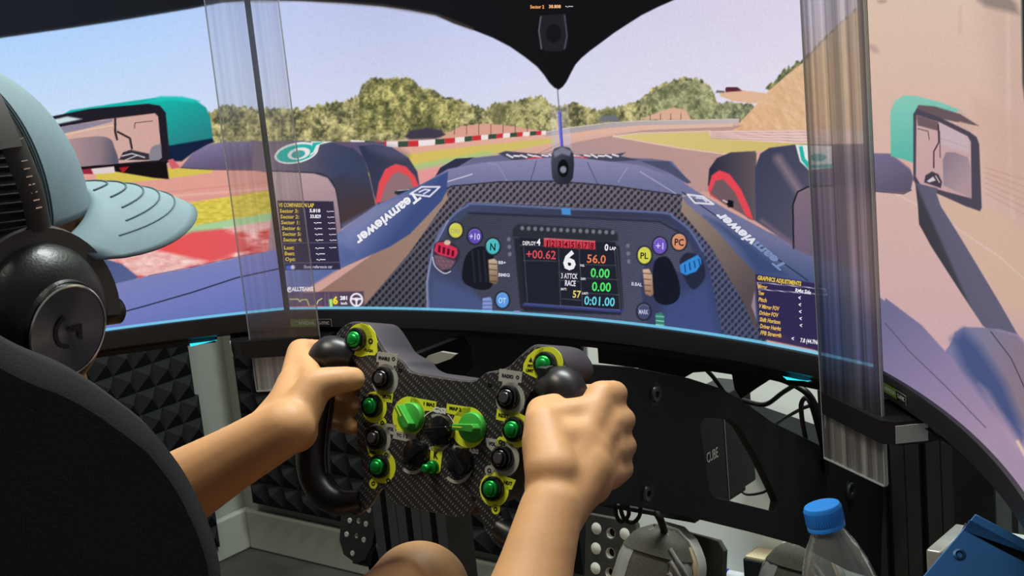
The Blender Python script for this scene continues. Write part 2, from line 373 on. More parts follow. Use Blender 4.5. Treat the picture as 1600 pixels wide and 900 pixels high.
fill(CC, [(853, 206), (880, 201), (950, 193), (1000, 189), (1155, 186), (1155, 193), (1000, 196), (950, 200), (880, 210), (853, 213)], lin((853, 200), (168, 158, 160), (1150, 190), (196, 180, 180)))
stroke(CC, [(853, 206), (880, 201), (950, 192), (1000, 189), (1155, 186)], 1.2, (214, 200, 196))
fill(LC, [(560, 252), (640, 240), (760, 226), (870, 215), (870, 222), (800, 236), (760, 240), (640, 262), (560, 280)], lin((600, 250), (214, 188, 92), (860, 218), (206, 190, 110)), soft=1.2)
fill(LC, [(600, 264), (700, 247), (760, 236), (780, 240), (700, 256), (600, 276)], (168, 196, 130), soft=1.6, alpha=.8)
fill(LC, [(600, 276), (690, 262), (700, 300), (600, 310)], (226, 150, 150), soft=3)
kx = [(548, 223, 9), (600, 226, 9), (622, 225.5, 9), (650, 224.5, 9), (680, 222, 8.5), (712, 219, 8), (745, 215.5, 7.5), (785, 212, 7), (820, 209.5, 6.5), (853, 207, 6)]
kc = [(232, 226, 226), (58, 78, 66), (196, 52, 62), (236, 230, 230), (58, 78, 66), (196, 52, 62), (236, 230, 230), (60, 80, 68), (196, 52, 62)]
pts = np.array(kx); xs = [548, 570, 586, 604, 622, 638, 654, 680, 695, 711, 726, 738, 752, 763, 776, 786, 797, 808, 817, 828, 838, 846, 853]
for i in range(len(xs) - 1):
    ya, yb = np.interp(xs[i], pts[:, 0], pts[:, 1]), np.interp(xs[i + 1], pts[:, 0], pts[:, 1]); ta, tb = np.interp(xs[i], pts[:, 0], pts[:, 2]) / 2, np.interp(xs[i + 1], pts[:, 0], pts[:, 2]) / 2
    fill(CC, [(xs[i], ya - ta), (xs[i + 1], yb - tb), (xs[i + 1], yb + tb), (xs[i], ya + ta)], [(236, 226, 224), (58, 80, 66), (200, 52, 62)][i % 3], soft=.5)
stroke(CC, [(860, 240), (905, 215), (1000, 204)], 1.2, (206, 176, 168)); stroke(CC, [(820, 250), (880, 222)], 1.4, (156, 120, 118), alpha=.7)
# left monitor, ground rushing past
fill(LF, [(-3000, 250), (500, 250), (500, 520), (-3000, 520)], lin((0, 260), (228, 170, 156), (20, 330), (222, 158, 146)))
fill(LF, [(150, 264), (330, 262), (336, 262), (330, 270), (262, 279), (150, 290)], (212, 192, 84), soft=1.5)
for k, (y0, y1, c) in enumerate(((283, 292, (214, 140, 130)), (300, 306, (214, 148, 140)), (293, 299, (234, 186, 172)))): stroke(LF, [(262, y1 + 8), (440, y0)], 2.4, c, soft=1.6, alpha=.8)
def grassc(X, Y): return A3((212, 194, 78)) + (fbm(X / 7, Y / 2.5, 5, 3)[:, None] - .5) * A3((60, 50, 70))
fill(LF, [(200, 328), (300, 316), (440, 294), (440, 333), (330, 348), (230, 372), (200, 372)], grassc, soft=1.3)
fill(LF, [(200, 372), (330, 348), (440, 330), (440, 344), (330, 362), (220, 384), (100, 398), (100, 380)], (166, 206, 152), soft=1.5)
def rumble(X, Y):
    n = fbm(X / 18, Y / 6, 44, 3)[:, None]; return A3((226, 120, 118)) + (n - .45) * 2.2 * A3((40, 120, 120))
fill(LF, [(80, 400), (200, 384), (330, 362), (440, 342), (440, 470), (80, 470)], rumble, soft=1.2)
fill(LF, [(220, 395), (300, 362), (345, 358), (385, 375), (390, 386), (345, 404), (325, 412), (280, 405)], lin((240, 390), (232, 84, 84), (380, 370), (222, 92, 96)), soft=3)
fill(LF, [(180, 398), (240, 390), (325, 408), (240, 432), (205, 428)], lambda X, Y: A3((236, 190, 184)) + (fbm(X / 9, Y / 4, 9, 3)[:, None] - .5) * A3((40, 80, 80)), soft=3, alpha=.9)
fill(LF, [(350, 356), (420, 345), (440, 352), (400, 364)], (240, 200, 196), soft=2.5, alpha=.8)
# left mirror
teal = lin((260, 155), (26, 178, 168), (290, 222), (40, 132, 134))
fill(LF, [(110, 172), (190, 160), (240, 153), (275, 152), (305, 156), (322, 168), (329, 185), (333, 222), (270, 236), (80, 190)], teal, soft=.9, smooth=False)
fill(LF, [(250, 150.5), (285, 151), (312, 158), (300, 160), (270, 156), (225, 160)], (30, 196, 186), soft=2)
fill(LF, [(262, 228), (332, 216), (335, 222), (325, 226), (300, 240), (284, 252), (262, 252)], (22, 34, 62), soft=1.5)
fill(LF, [(70, 184), (140, 170), (232, 162), (250, 165), (259, 176), (266, 252), (258, 256), (60, 270), (40, 230)], (34, 30, 40))
fill(LF, [(70, 190), (105, 182), (128, 186), (90, 194)], (202, 222, 226), soft=1.5)
mirg = [(86, 206), (96, 198), (160, 187), (242, 177), (247, 182), (253, 246), (248, 250), (104, 262)]
fill(LF, mirg, lin((90, 200), (212, 172, 160), (250, 240), (206, 164, 156)))
fill(LF, [(88, 204), (98, 197), (176, 186), (176, 190), (130, 202), (92, 210)], (142, 134, 152), clip=mirg); stroke(LF, [(96, 212), (135, 203), (176, 196)], 2, (226, 196, 170), clip=mirg)
fill(LF, [(98, 262), (92, 224), (105, 218), (150, 213), (170, 216), (178, 228), (180, 262)], lin((100, 230), (176, 146, 146), (180, 235), (92, 88, 104), (.7, (140, 122, 130))), smooth=True, clip=mirg)
stroke(LF, [(180, 186), (180, 206), (183, 218)], 3.2, (24, 24, 30)); stroke(LF, [(184, 206), (203, 216), (206, 232)], 3, (24, 24, 30)); stroke(LF, [(210, 200), (211, 192), (238, 189)], 1.2, (60, 48, 52))
fill(LF, [(186, 250), (192, 238), (204, 234), (232, 240), (240, 250)], (54, 50, 58), clip=mirg); stroke(LF, [(190, 244), (206, 240), (226, 246)], 1.6, (220, 210, 214)); stroke(LF, [(196, 250), (214, 243)], 1.4, (214, 206, 210))
fill(LF, [(234, 250), (236, 232), (246, 226), (254, 228), (254, 250)], (134, 130, 142), clip=mirg, smooth=True)
fill(LF, [(120, 262), (260, 252), (264, 280), (240, 278), (180, 268), (125, 266)], (22, 18, 22)); fill(LF, [(140, 264), (178, 260), (180, 270), (146, 272)], (222, 206, 206)); fill(LF, [(186, 262), (202, 260), (192, 271)], (168, 32, 40)); fill(LF, [(126, 265), (142, 263), (146, 272), (130, 272)], (150, 40, 60))
fill(LF, [(262, 250), (270, 248), (282, 262), (268, 264)], (206, 96, 110)); 
# mirror stalk and front wing fairing
stalk = lin((320, 222), (134, 124, 164), (330, 266), (96, 84, 112))
fill(LC, [(282, 262), (300, 240), (325, 226), (345, 222), (400, 221), (600, 222), (600, 270), (400, 265), (300, 264)], stalk, soft=.9)
stroke(LF, [(282, 262), (330, 265), (420, 266)], 1.2, (54, 46, 62))
fair = lin((430, 250), (124, 106, 122), (590, 280), (60, 62, 78), (.45, (74, 76, 100)), (.75, (58, 66, 92)))
fill(LC, [(395, 224), (450, 219), (520, 223), (552, 232), (568, 246), (578, 280), (587, 322), (560, 340), (530, 360), (520, 330), (420, 270), (395, 266)], fair, smooth=False, soft=1)
fill(CC, [(520, 280), (545, 262), (570, 270), (588, 322), (532, 353)], lin((540, 270), (60, 64, 84), (560, 340), (72, 56, 58)), soft=4)
fill(CC, [(500, 250), (540, 240), (570, 262), (574, 290), (545, 280)], (60, 70, 100), soft=9, alpha=.6)
fill(LC, [(425, 268), (490, 271), (512, 278), (524, 296), (530, 330), (533, 360), (533, 410), (520, 425), (425, 470)], lin((470, 275), (186, 158, 160), (500, 400), (134, 112, 128)), soft=.9)
stroke(LC, [(420, 267), (490, 270), (512, 277), (524, 294), (530, 328), (533, 356)], 1.4, (40, 38, 50), smooth=True)
fill(LC, [(418, 400), (424, 330), (434, 268), (441, 268), (441, 440), (418, 440)], lin((420, 300), (170, 150, 156), (440, 400), (150, 130, 140)), alpha=.8)
fill(LC, ell(463, 239, 35, 16, -12), (226, 228, 226)); fill(LC, ell(463, 239.5, 31, 13, -12), (44, 176, 164)); fill(LC, ell(467, 240, 18, 9, -12), (232, 228, 226)); fill(LC, ell(466, 241, 11, 6, -12), (74, 160, 156))
fill(LC, [(486, 221), (520, 221), (500, 226), (496, 236), (484, 244), (488, 232)], (226, 228, 226)); fill(LC, [(489, 223), (506, 222), (494, 227), (489, 238), (484, 240)], (44, 176, 164))
# left front tyre
tyL = [(560, 228), (586, 226), (612, 230), (638, 246), (652, 268), (656, 292), (640, 300), (590, 322), (583, 300), (575, 262)]
fill(CC, tyL, lin((570, 235), (50, 56, 80), (640, 260), (66, 66, 88)), smooth=False, soft=1)
fill(CC, ell(606, 236, 34, 9, 14), (96, 96, 124), soft=6, alpha=.5)
fill(CC, [(586, 318), (592, 285), (602, 264), (618, 256), (634, 260), (648, 275), (656, 294), (620, 310)], (222, 78, 84), smooth=False, soft=1)
fill(CC, [(594, 316), (602, 290), (614, 272), (624, 268), (638, 276), (648, 296), (618, 308)], (142, 112, 116), soft=1)
fill(CC, [(616, 302), (618, 298), (640, 295), (660, 297), (650, 304), (624, 306)], (46, 46, 60), soft=.8); stroke(CC, [(620, 298), (640, 296)], 1.2, (190, 190, 200))
# nose
fill(CC, [(680, 276), (688, 262), (712, 248), (745, 246), (800, 240), (860, 243), (1020, 248), (1050, 252), (1078, 284), (1010, 292), (700, 290)], lin((800, 240), (104, 102, 132), (800, 290), (124, 122, 160)), soft=.9)
fill(CC, [(680, 276), (688, 262), (712, 248), (740, 246), (720, 258), (700, 270)], (48, 50, 74)); fill(CC, [(1000, 251), (1045, 252), (1080, 285), (1074, 287), (1046, 270)], (76, 80, 106))
fill(CC, [(778, 240), (790, 236), (860, 242), (960, 241), (978, 238), (970, 244), (1000, 250), (900, 256), (800, 250)], (72, 72, 94))
for x in range(792, 968, 11): stroke(CC, [(x, 241.5 + (x % 3)), (x + 9, 246 - (x % 2) * 2)], 2.6, (232, 222, 226), soft=.7)
fill(CC, ell(838, 249, 16, 3.4), (206, 60, 74), soft=1); fill(CC, ell(905, 247, 14, 3), (196, 70, 84), soft=1, alpha=.7)
fill(CC, [(652, 292), (700, 264), (755, 254), (860, 246), (900, 246), (1000, 258), (1060, 280), (1090, 300), (1100, 306), (1060, 305), (960, 292), (870, 285), (780, 285), (705, 292), (698, 300)], lin((860, 250), (138, 134, 170), (860, 290), (112, 114, 152)), soft=.8)
stroke(CC, [(656, 297), (738, 272)], 1.3, (222, 222, 236)); stroke(CC, [(698, 296), (705, 291), (780, 285), (870, 284), (960, 292), (1062, 306)], 2, (50, 50, 66)); stroke(CC, [(762, 254), (778, 258), (792, 282)], 1, (170, 170, 200), alpha=.6)
stroke(CC, [(838, 252), (828, 286)], 1, (54, 56, 76), alpha=.8); stroke(CC, [(918, 254), (934, 288)], 1, (54, 56, 76), alpha=.8); stroke(CC, [(1000, 268), (1060, 305)], 1, (206, 206, 222), alpha=.8); stroke(CC, [(966, 284), (980, 262)], 1, (190, 190, 214), alpha=.6)
# perforated inner tub
perf = [(698, 293), (780, 283), (870, 282), (965, 290), (1066, 305), (1070, 320), (1110, 370), (1150, 430), (1185, 470), (1200, 545), (510, 500), (580, 440), (650, 370)]
def perfc(X, Y):
    c = lin((700, 290), (112, 104, 118), (700, 480), (78, 80, 92), (.35, (96, 90, 104)))(X, Y)
    u = X / 10.5; v = (Y - .05 * X) / 12.; a = u - np.floor(u) - .5; b = v - np.floor(v) - .5; u2 = u + .5; v2 = v + .5; a2 = u2 - np.floor(u2) - .5; b2 = v2 - np.floor(v2) - .5
    d = np.minimum((a * 10.5 + b * 3) ** 2 / 5.5 + (b * 12) ** 2 / 10, (a2 * 10.5 + b2 * 3) ** 2 / 5.5 + (b2 * 12) ** 2 / 10); k = np.clip(1.6 - d, 0, 1)[:, None]
    return c * (1 - k * .55)
fill(CC, perf, perfc)
fill(CC, [(1064, 345), (1110, 380), (1150, 440), (1180, 480), (1190, 545), (1130, 540), (1095, 440)], lambda X, Y: perfc(X, Y) * .8 + A3((16, 22, 44)), soft=3, alpha=.8)
stroke(CC, [(698, 295), (705, 291), (780, 284), (870, 283), (960, 291), (1064, 305)], 1.8, (50, 50, 66))
fill(CC, [(862, 262), (896, 262), (895, 278), (888, 288), (870, 288), (863, 278)], (44, 46, 58))
# tub edges, left
fill(CC, [(698, 300), (700, 310), (640, 395), (560, 488), (436, 480), (500, 455), (600, 385), (655, 330)], lin((690, 320), (156, 130, 118), (500, 480), (146, 112, 100)), soft=1)
fill(CC, [(698, 298), (690, 314), (640, 366), (610, 385), (520, 425), (450, 470), (441, 500), (430, 480), (430, 420), (520, 370), (585, 322), (650, 292), (700, 268)], lin((560, 360), (112, 122, 168), (600, 392), (62, 78, 128)), soft=1)
fill(CC, [(534, 352), (590, 322), (640, 302), (600, 335), (545, 372)], (128, 130, 168), soft=5, alpha=.7)
fill(LC, [(430, 408), (535, 380), (560, 400), (520, 425), (460, 462), (441, 484), (430, 484)], lin((440, 410), (120, 130, 180), (500, 460), (84, 98, 150)), soft=4)
stroke(LC, [(441, 424), (520, 386)], 1.3, (40, 44, 60))
# tub edge, right
fill(CR, [(1066, 308), (1090, 300), (1140, 330), (1200, 362), (1260, 388), (1420, 440), (1420, 620), (1180, 500), (1130, 410), (1085, 350)], lin((1200, 370), (112, 114, 150), (1180, 440), (56, 74, 118)), soft=1)
fill(CC, [(1066, 308), (1072, 318), (1110, 350), (1150, 395), (1182, 428), (1182, 520), (1160, 470), (1110, 385), (1064, 330)], lin((1070, 320), (150, 130, 116), (1180, 450), (86, 76, 80)), soft=1)
fill(CC, [(1100, 338), (1150, 380), (1185, 425), (1230, 430), (1190, 395), (1130, 350)], (50, 68, 108), soft=5, alpha=.7)
stroke(CR, [(1066, 300), (1120, 338), (1180, 380), (1262, 438)], 1.4, (26, 30, 44))
# right tyre and fairing
fill(CC, [(1106, 290), (1108, 264), (1120, 247), (1142, 238), (1180, 236), (1182, 240), (1180, 345), (1170, 342)], lin((1110, 260), (46, 48, 66), (1180, 260), (96, 84, 92)), soft=1)
fill(CC, [(1106, 296), (1112, 274), (1124, 266), (1140, 272), (1158, 296), (1172, 328), (1177, 344), (1164, 336), (1110, 306)], (226, 72, 84), soft=1)
fill(CC, [(1110, 302), (1118, 282), (1130, 280), (1148, 300), (1166, 338), (1130, 318)], (112, 90, 96), soft=1)
fill(CC, [(1135, 318), (1138, 312), (1146, 314), (1146, 324), (1138, 324)], (22, 22, 28)); stroke(CC, [(1130, 313), (1136, 316)], 2, (210, 206, 214))
fill(CR, [(1180, 345), (1180, 262), (1188, 240), (1202, 231), (1240, 226), (1420, 224), (1420, 420), (1240, 385)], lin((1185, 260), (62, 66, 88), (1340, 330), (106, 92, 110), (.4, (76, 76, 98))), soft=1)
stroke(CC, [(1216, 248), (1250, 300)], 10, (196, 160, 158), soft=7, alpha=.55); stroke(CC, [(1190, 345), (1240, 383)], 5, (170, 130, 140), soft=4, alpha=.5)
fill(CR, [(1240, 388), (1239, 320), (1246, 300), (1260, 292), (1420, 290), (1420, 445), (1262, 398)], lin((1250, 300), (128, 108, 122), (1300, 400), (104, 92, 116)), soft=1)
stroke(CR, [(1240, 388), (1239, 320), (1246, 300), (1262, 292), (1300, 290)], 2.2, (24, 22, 32))
fill(CC, [(1243, 226), (1300, 228), (1300, 262), (1264, 266), (1250, 252)], (226, 230, 228)); fill(CC, [(1248, 229), (1254, 228), (1258, 248), (1268, 258), (1300, 256), (1300, 262), (1262, 263), (1252, 250)], (44, 176, 164)); fill(CC, ell(1278, 246, 13, 6), (44, 176, 164))
# halo and its pillar
fill(CC, [(860, 135), (886, 135), (892, 225), (862, 225)], (226, 222, 240), soft=1, alpha=.25); fill(CC, [(862, 212), (893, 212), (893, 236), (862, 236)], (190, 180, 196), alpha=.5)
stroke(CC, [(871, 138), (874, 176)], 1.4, (90, 92, 112)); stroke(CC, [(874, 176), (876, 206), (878, 228)], 5, (112, 112, 214)); stroke(CC, [(876, 176), (878.5, 228)], 1.5, (62, 66, 150))
halo = [(-3000, 400), (-20, 62), (100, 45), (180, 33), (300, 13), (345, 4), (400, 0), (470, 1.5), (540, 5), (597, 10), (640, 16), (681, 24), (710, 37), (737, 46), (770, 59), (797, 73), (820, 89), (839, 104), (850, 117), (858, 129), (866, 137), (873, 140), (879, 136), (885, 128), (892, 114), (899, 101), (908, 91), (921, 80), (940, 66), (960, 51), (980, 38), (1002, 24), (1028, 11), (1053, 0), (1100, -22), (1180, -45), (1400, -80), (1400, -1200), (-3000, -1200)]
fill(LC, halo, lin((0, 60), (30, 33, 40), (900, 60), (20, 20, 22)), soft=1)
stroke(LC, [(-20, 61), (100, 44), (180, 32), (300, 12), (345, 3)], 3, (64, 70, 80), soft=2, alpha=.6); stroke(LC, [(345, 2), (470, 0), (597, 9), (681, 23), (737, 45)], 4, (96, 84, 76), soft=2.5, alpha=.6)
fill(CC, [(845, 24), (884, 22), (887, 60), (885, 76), (878, 80), (852, 80), (844, 72), (842, 45)], (34, 35, 40), soft=1, smooth=False); fill(CC, ell(865, 52, 12, 15), (24, 24, 27), soft=1.5); stroke(CC, [(845, 26), (842, 48), (846, 76)], 2.2, (88, 94, 104)); stroke(CC, [(882, 24), (886, 56), (882, 76)], 2.2, (72, 80, 92))
fill(CC, [(862, 240), (866, 232), (878, 228), (890, 231), (896, 240), (897, 258), (895, 278), (888, 287), (870, 287), (863, 277), (861, 256)], lin((862, 240), (74, 78, 92), (896, 260), (40, 42, 54)), soft=.9); fill(CC, [(864, 238), (878, 229), (893, 236), (890, 244), (878, 240), (867, 246)], (120, 122, 140), soft=1.5); fill(CC, ell(880, 263, 8.5, 14), (18, 18, 22)); fill(CC, ell(880, 265, 5, 5.5), (132, 134, 146), soft=1)
# the game's own steering wheel
whl = [(668, 500), (666, 455), (668, 420), (676, 385), (688, 360), (705, 338), (727, 320), (745, 317), (800, 321), (884, 325), (960, 328), (1030, 330), (1052, 338), (1075, 355), (1095, 385), (1108, 420), (1118, 470), (1128, 520), (1130, 545), (900, 505)]
fill(CC, whl, lin((700, 330), (66, 74, 104), (1100, 520), (58, 66, 106), (.5, (56, 58, 78))), soft=.9)
fill(CC, [(674, 430), (668, 500), (780, 500), (770, 470), (740, 455)], (76, 88, 132), soft=9, alpha=.8); fill(CC, [(1040, 470), (1105, 440), (1126, 540), (1030, 520)], (66, 80, 130), soft=10, alpha=.8)
def carbon(X, Y):
    a = np.sin((X + Y) * 1.45) * np.sin((X - Y) * 1.45); b = lin((700, 330), (60, 62, 76), (1000, 500), (74, 76, 98))(X, Y); return b * (1 + .38 * a[:, None])
fill(CC, [(727, 337), (745, 331), (884, 336), (1030, 343), (1050, 352), (1075, 375), (1090, 410), (1060, 425), (1012, 400), (1000, 440), (1010, 506), (790, 492), (790, 440), (775, 400), (700, 395), (695, 370)], carbon, soft=2)
fill(CC, [(700, 400), (760, 385), (800, 380), (800, 495), (770, 492)], carbon, soft=3)
stroke(CC, [(670, 480), (668, 440), (676, 390), (690, 358), (712, 333), (730, 322), (745, 318.5), (884, 326), (1030, 332), (1054, 341), (1078, 360), (1098, 392)], 3, (98, 112, 156), soft=1.2, smooth=True)
stroke(CC, [(668, 490), (667, 440), (677, 388), (700, 345)], 2.4, (150, 150, 180), soft=1, alpha=.8)
stroke(CC, [(732, 333), (884, 339), (1030, 346), (1060, 362)], 3, (34, 38, 56), soft=1.5, alpha=.8)
fill(CC, [(877, 325), (891, 325.5), (892, 336), (878, 335)], (72, 142, 206))
fill(CC, [(738, 315), (890, 319)] + [(890, 320.4), (738, 316.4)], (180, 180, 196), alpha=0.35)
# recess holes
fill(CC, [(722, 425), (728, 400), (742, 387), (760, 386), (770, 396), (773, 420), (768, 448), (752, 453), (735, 448), (724, 440)], (26, 27, 36), smooth=True)
for dx in (0, 9, 18): stroke(CC, [(738 + dx, 392), (742 + dx, 440)], 2, (46, 48, 60), soft=1.4)
fill(CC, [(1022, 412), (1030, 402), (1043, 402), (1052, 415), (1061, 440), (1062, 462), (1052, 474), (1035, 476), (1022, 466), (1019, 440)], (24, 26, 40), smooth=True)
# top light strip and small lamps
fill(CC, [(810, 350), (955, 358), (965, 366), (966, 376), (950, 378), (800, 370), (802, 356)], (44, 46, 56), soft=1.5)
for k in range(15): fill(CC, ell(816 + k * 10.1, 356.5 + k * .48, 2.9, 3.3), (118, 118, 130), soft=.8)
for k in range(3): fill(CC, ell(795 + k * .8, 374 + k * 11.6, 2.8, 3.4), (116, 116, 128), soft=.8); fill(CC, ell(981 + k * .7, 384 + k * 12.3, 2.8, 3.4), (116, 116, 128), soft=.8)
fill(CC, [(803, 372), (950, 378), (968, 385), (974, 480), (970, 492), (820, 486), (813, 480)], (38, 40, 50), soft=1.5)
scrn = [(812, 371), (962, 379), (971, 484), (820, 474)]
fill(CC, scrn, (33, 36, 46), soft=1)
g_ = (92, 94, 104)
for a, b in (((818, 382), (824, 472)), ((872, 373), (876, 478)), ((904, 376), (910, 480)), ((960, 388), (969, 483)), ((964, 388), (972, 483)), ((818, 407), (869, 408)), ((873, 425), (903, 427)), ((875, 438), (905, 440)), ((877, 467), (908, 469)), ((905, 413), (962, 415)), ((907, 434), (965, 437)), ((908, 457), (967, 461)), ((813, 383), (850, 384))): stroke(CC, [a, b], 1, g_, alpha=.8, soft=.5)
for k in range(8): fill(CC, [(849.5 + k * 10.2, 373 + k * .55), (858.5 + k * 10.2, 373.4 + k * .55), (859 + k * 10.2, 386 + k * .55), (850 + k * 10.2, 385.6 + k * .55)], (206, 62, 76), soft=.6)
fill(CC, [(850, 372), (930, 376.5), (930, 378), (850, 373.5)], (230, 120, 126), soft=.5)
stroke(CC, [(818, 476), (970, 487), (974, 484)], 3.6, (58, 66, 128), soft=1); stroke(CC, [(820, 474), (968, 484.5)], 1, (110, 118, 180))
# buttons of the game wheel
for cx, cy, rx, ry, c in ((712, 360, 10.5, 11.5, (206, 202, 84)), (742, 369, 10.5, 11.5, (98, 78, 178)), (770, 385, 10.5, 12, (76, 184, 190)), (785, 469, 10, 12, (92, 152, 222)), (1007, 399, 10.5, 13, (206, 206, 80)), (1031, 384, 10.5, 12.5, (112, 88, 190)), (1061, 378, 11, 12.5, (210, 142, 108)), (1006, 487, 10, 12, (70, 76, 112))):
    fill(CC, ell(cx, cy, rx + 2.4, ry + 2.4), (36, 38, 50), soft=1.2); fill(CC, ell(cx, cy, rx, ry), c, soft=.8); stroke(CC, ell(cx, cy, rx - .6, ry - .6, a0=200, a1=320, n=14), 1, A3(c) * .6 + 100, soft=.5, alpha=.7)
# rotaries
for pts, c0, c1 in (([(763, 406), (772, 404), (777, 408), (778, 440), (774, 444), (765, 441)], (196, 172, 150), (120, 96, 78)), ([(1004, 421), (1014, 420), (1019, 430), (1021, 460), (1016, 463), (1008, 459)], (210, 178, 156), (150, 112, 90))):
    fill(CC, pts, lin(pts[0], c0, pts[4], c1), soft=.8)
    for k in range(4): y = pts[0][1] + 6 + k * 9; stroke(CC, [(pts[0][0] + 1, y), (pts[0][0] + 13, y + 1)], 1.4, (84, 66, 56), soft=.6)
fill(CC, [(754, 466), (766, 464), (769, 470), (769, 488), (754, 488)], (132, 148, 206)); [stroke(CC, [(755, y), (768, y)], 1.3, (74, 86, 130)) for y in (471, 477, 483)]
fill(CC, [(1024, 490), (1034, 488), (1038, 495), (1038, 511), (1025, 510)], (58, 124, 112)); [stroke(CC, [(1025, y), (1037, y + 1)], 1.3, (150, 220, 200)) for y in (494, 501, 507)]
fill(CC, [(677, 400), (680, 380), (700, 376), (716, 388), (718, 402), (706, 420), (695, 426), (682, 418)], (52, 48, 62), soft=1, smooth=True)
def chk(X, Y): a = (np.sin(X * 2.2) * np.sin(Y * 2.2))[:, None]; return A3((116, 84, 100)) + a * A3((70, 60, 66))
fill(CC, [(678, 398), (690, 400), (712, 408), (704, 420), (690, 422), (680, 412)], chk, soft=1.5, alpha=.9); stroke(CC, [(676, 402), (680, 416), (694, 427), (704, 424)], 1.6, (206, 206, 220), smooth=True)
fill(CC, [(678, 392), (682, 379), (692, 378), (714, 388), (715, 396), (710, 404), (686, 398)], (206, 52, 84), soft=.8)
for k in range(4): fill(CC, [(685 + k * 7, 383 + k * 2.6), (689 + k * 7, 384 + k * 2.6), (688 + k * 7, 395 + k * 2), (684 + k * 7, 394 + k * 2)], (92, 16, 34), soft=.7)
fill(CC, ell(699, 379, 5, 4), (214, 186, 160), soft=.8)
fill(CC, [(1062, 412), (1068, 398), (1080, 395), (1096, 404), (1102, 425), (1098, 440), (1084, 452), (1072, 440)], (38, 42, 62), soft=1.5, smooth=True)
fill(CC, [(1062, 414), (1068, 410), (1090, 398), (1095, 404), (1096, 412), (1088, 424), (1072, 430), (1064, 426)], (54, 138, 214), soft=.9)
for k in range(4): stroke(CC, [(1070 + k * 7.2, 414 - k * 3), (1071 + k * 7.6, 425 - k * 3.6)], 2, (24, 62, 120), soft=.7)
# panels of numbers and charts
p1 = [(433, 313.5), (521, 314.5), (532, 421), (445, 422)]
fill(CC, p1, (48, 42, 66), soft=.7, alpha=.95); stroke(CC, [(438, 380), (527, 379)], .9, (120, 116, 136)); stroke(CC, [(443, 411), (530, 410)], .9, (110, 106, 130))
stroke(CC, [(450, 418), (456, 418)], 6, (62, 108, 220), soft=.6); fill(CC, ell(457.5, 417.5, 3.4, 3.4), (210, 206, 226))
p2 = [(449, 457), (568, 455), (570, 483), (452, 484)]
fill(CC, p2, (72, 58, 84), soft=1.2, alpha=.85); fill(CC, [(453, 459), (502, 458), (504, 480), (455, 481)], (92, 76, 106), soft=.8, alpha=.8)
stroke(CC, [(453, 467.5), (466, 467.5), (468.5, 471.5), (471, 468.5), (479.5, 468), (483.5, 478.5), (494, 478), (497, 470), (503, 466.5)], 1.4, (206, 232, 130), soft=.5)
stroke(CC, [(455, 479.5), (503.5, 478.5)], 1.8, (206, 40, 66), soft=.5)
for x in (506, 511.5): fill(CC, [(x, 458), (x + 3.4, 458), (x + 4, 480), (x + .8, 480)], (100, 86, 116))
fill(CC, [(514, 468), (519, 467), (520, 479), (515.5, 479.5)], (170, 236, 110)); fill(CC, [(519, 458), (529, 458), (529, 479), (520, 479)], (98, 84, 112), alpha=.6)
stroke(CC, ell(557, 468.5, 9, 9.5) + [(566, 468.5)], 2.8, (240, 236, 246), soft=.6); stroke(CC, [(549, 467), (565, 467)], 3, (240, 236, 246), soft=.5); stroke(CC, [(557, 468), (557, 476)], 2.6, (240, 236, 246), soft=.5); fill(CC, ell(557, 468, 3, 3), (240, 236, 246))
p3 = [(1180, 428), (1320, 452), (1320, 562), (1188, 528)]
fill(CC, [(1180, 428), (1283, 444), (1298, 552), (1188, 529)], (50, 40, 78), soft=.8, alpha=.93)
stroke(CC, [(1183, 441), (1290, 452), (1292, 461), (1186, 452), (1183, 441)], 1, (196, 190, 214), soft=.5)
fill(CC, [(1174, 478), (1179, 455), (1182, 500)], (150, 130, 150), soft=.8)
# cyan line of the lit lower edge
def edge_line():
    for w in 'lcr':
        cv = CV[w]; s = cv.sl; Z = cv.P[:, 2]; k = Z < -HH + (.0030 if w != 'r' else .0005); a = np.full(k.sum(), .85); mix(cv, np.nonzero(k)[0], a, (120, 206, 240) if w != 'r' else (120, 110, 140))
# right monitor
fill(RT, [(1200, -900), (2400, -900), (2400, 1800), (1200, 1800)], lin((1400, 0), (217, 192, 172), (1400, 560), (202, 166, 170), (.35, (214, 180, 166)), (.7, (206, 172, 168))))
fill(RT, [(1530, 0), (1700, -20), (1700, 700), (1580, 600), (1560, 200)], (196, 166, 154), soft=22, alpha=.55)
stroke(RT, [(1575, 0), (1576, 200), (1582, 340)], 3, (226, 196, 180), soft=4, alpha=.6); fill(RT, [(1530, -60), (1588, 6), (1592, 22), (1540, 10), (1528, 0)], (120, 110, 108), soft=5, alpha=.7)
fill(RT, [(1520, 150), (1700, 250), (1700, 420), (1540, 280)], (204, 168, 150), soft=12, alpha=.6)
for k in range(6): stroke(RT, [(1540, 262 + k * 8), (1650, 296 + k * 13)], 1.6, (186, 142, 132), soft=1.6, alpha=.6)
fill(RT, [(1462, 300), (1560, 330), (1650, 390), (1650, 520), (1560, 480), (1490, 350)], (208, 178, 148), soft=9, alpha=.6); stroke(RT, [(1395, 300), (1470, 340), (1560, 400), (1650, 480)], 1.6, (226, 196, 186), soft=1.4, alpha=.8)
fill(RT, ell(1365, 76, 9, 5, 40), (184, 152, 150), soft=3, alpha=.8); fill(RT, ell(1378, 2, 7, 3), (160, 130, 120), soft=3, alpha=.7); stroke(RT, [(1500, 12), (1500, 50)], 3, (196, 166, 150), soft=4, alpha=.6)
fill(RT, [(1100, 232), (1392, 240), (1422, 262), (1427, 278), (1423, 297), (1412, 302), (1370, 299), (1340, 296), (1100, 290)], lin((1370, 240), (120, 110, 140), (1400, 300), (94, 86, 108)), soft=1); stroke(RT, [(1355, 298), (1412, 303), (1424, 297)], 1.4, (70, 60, 78))
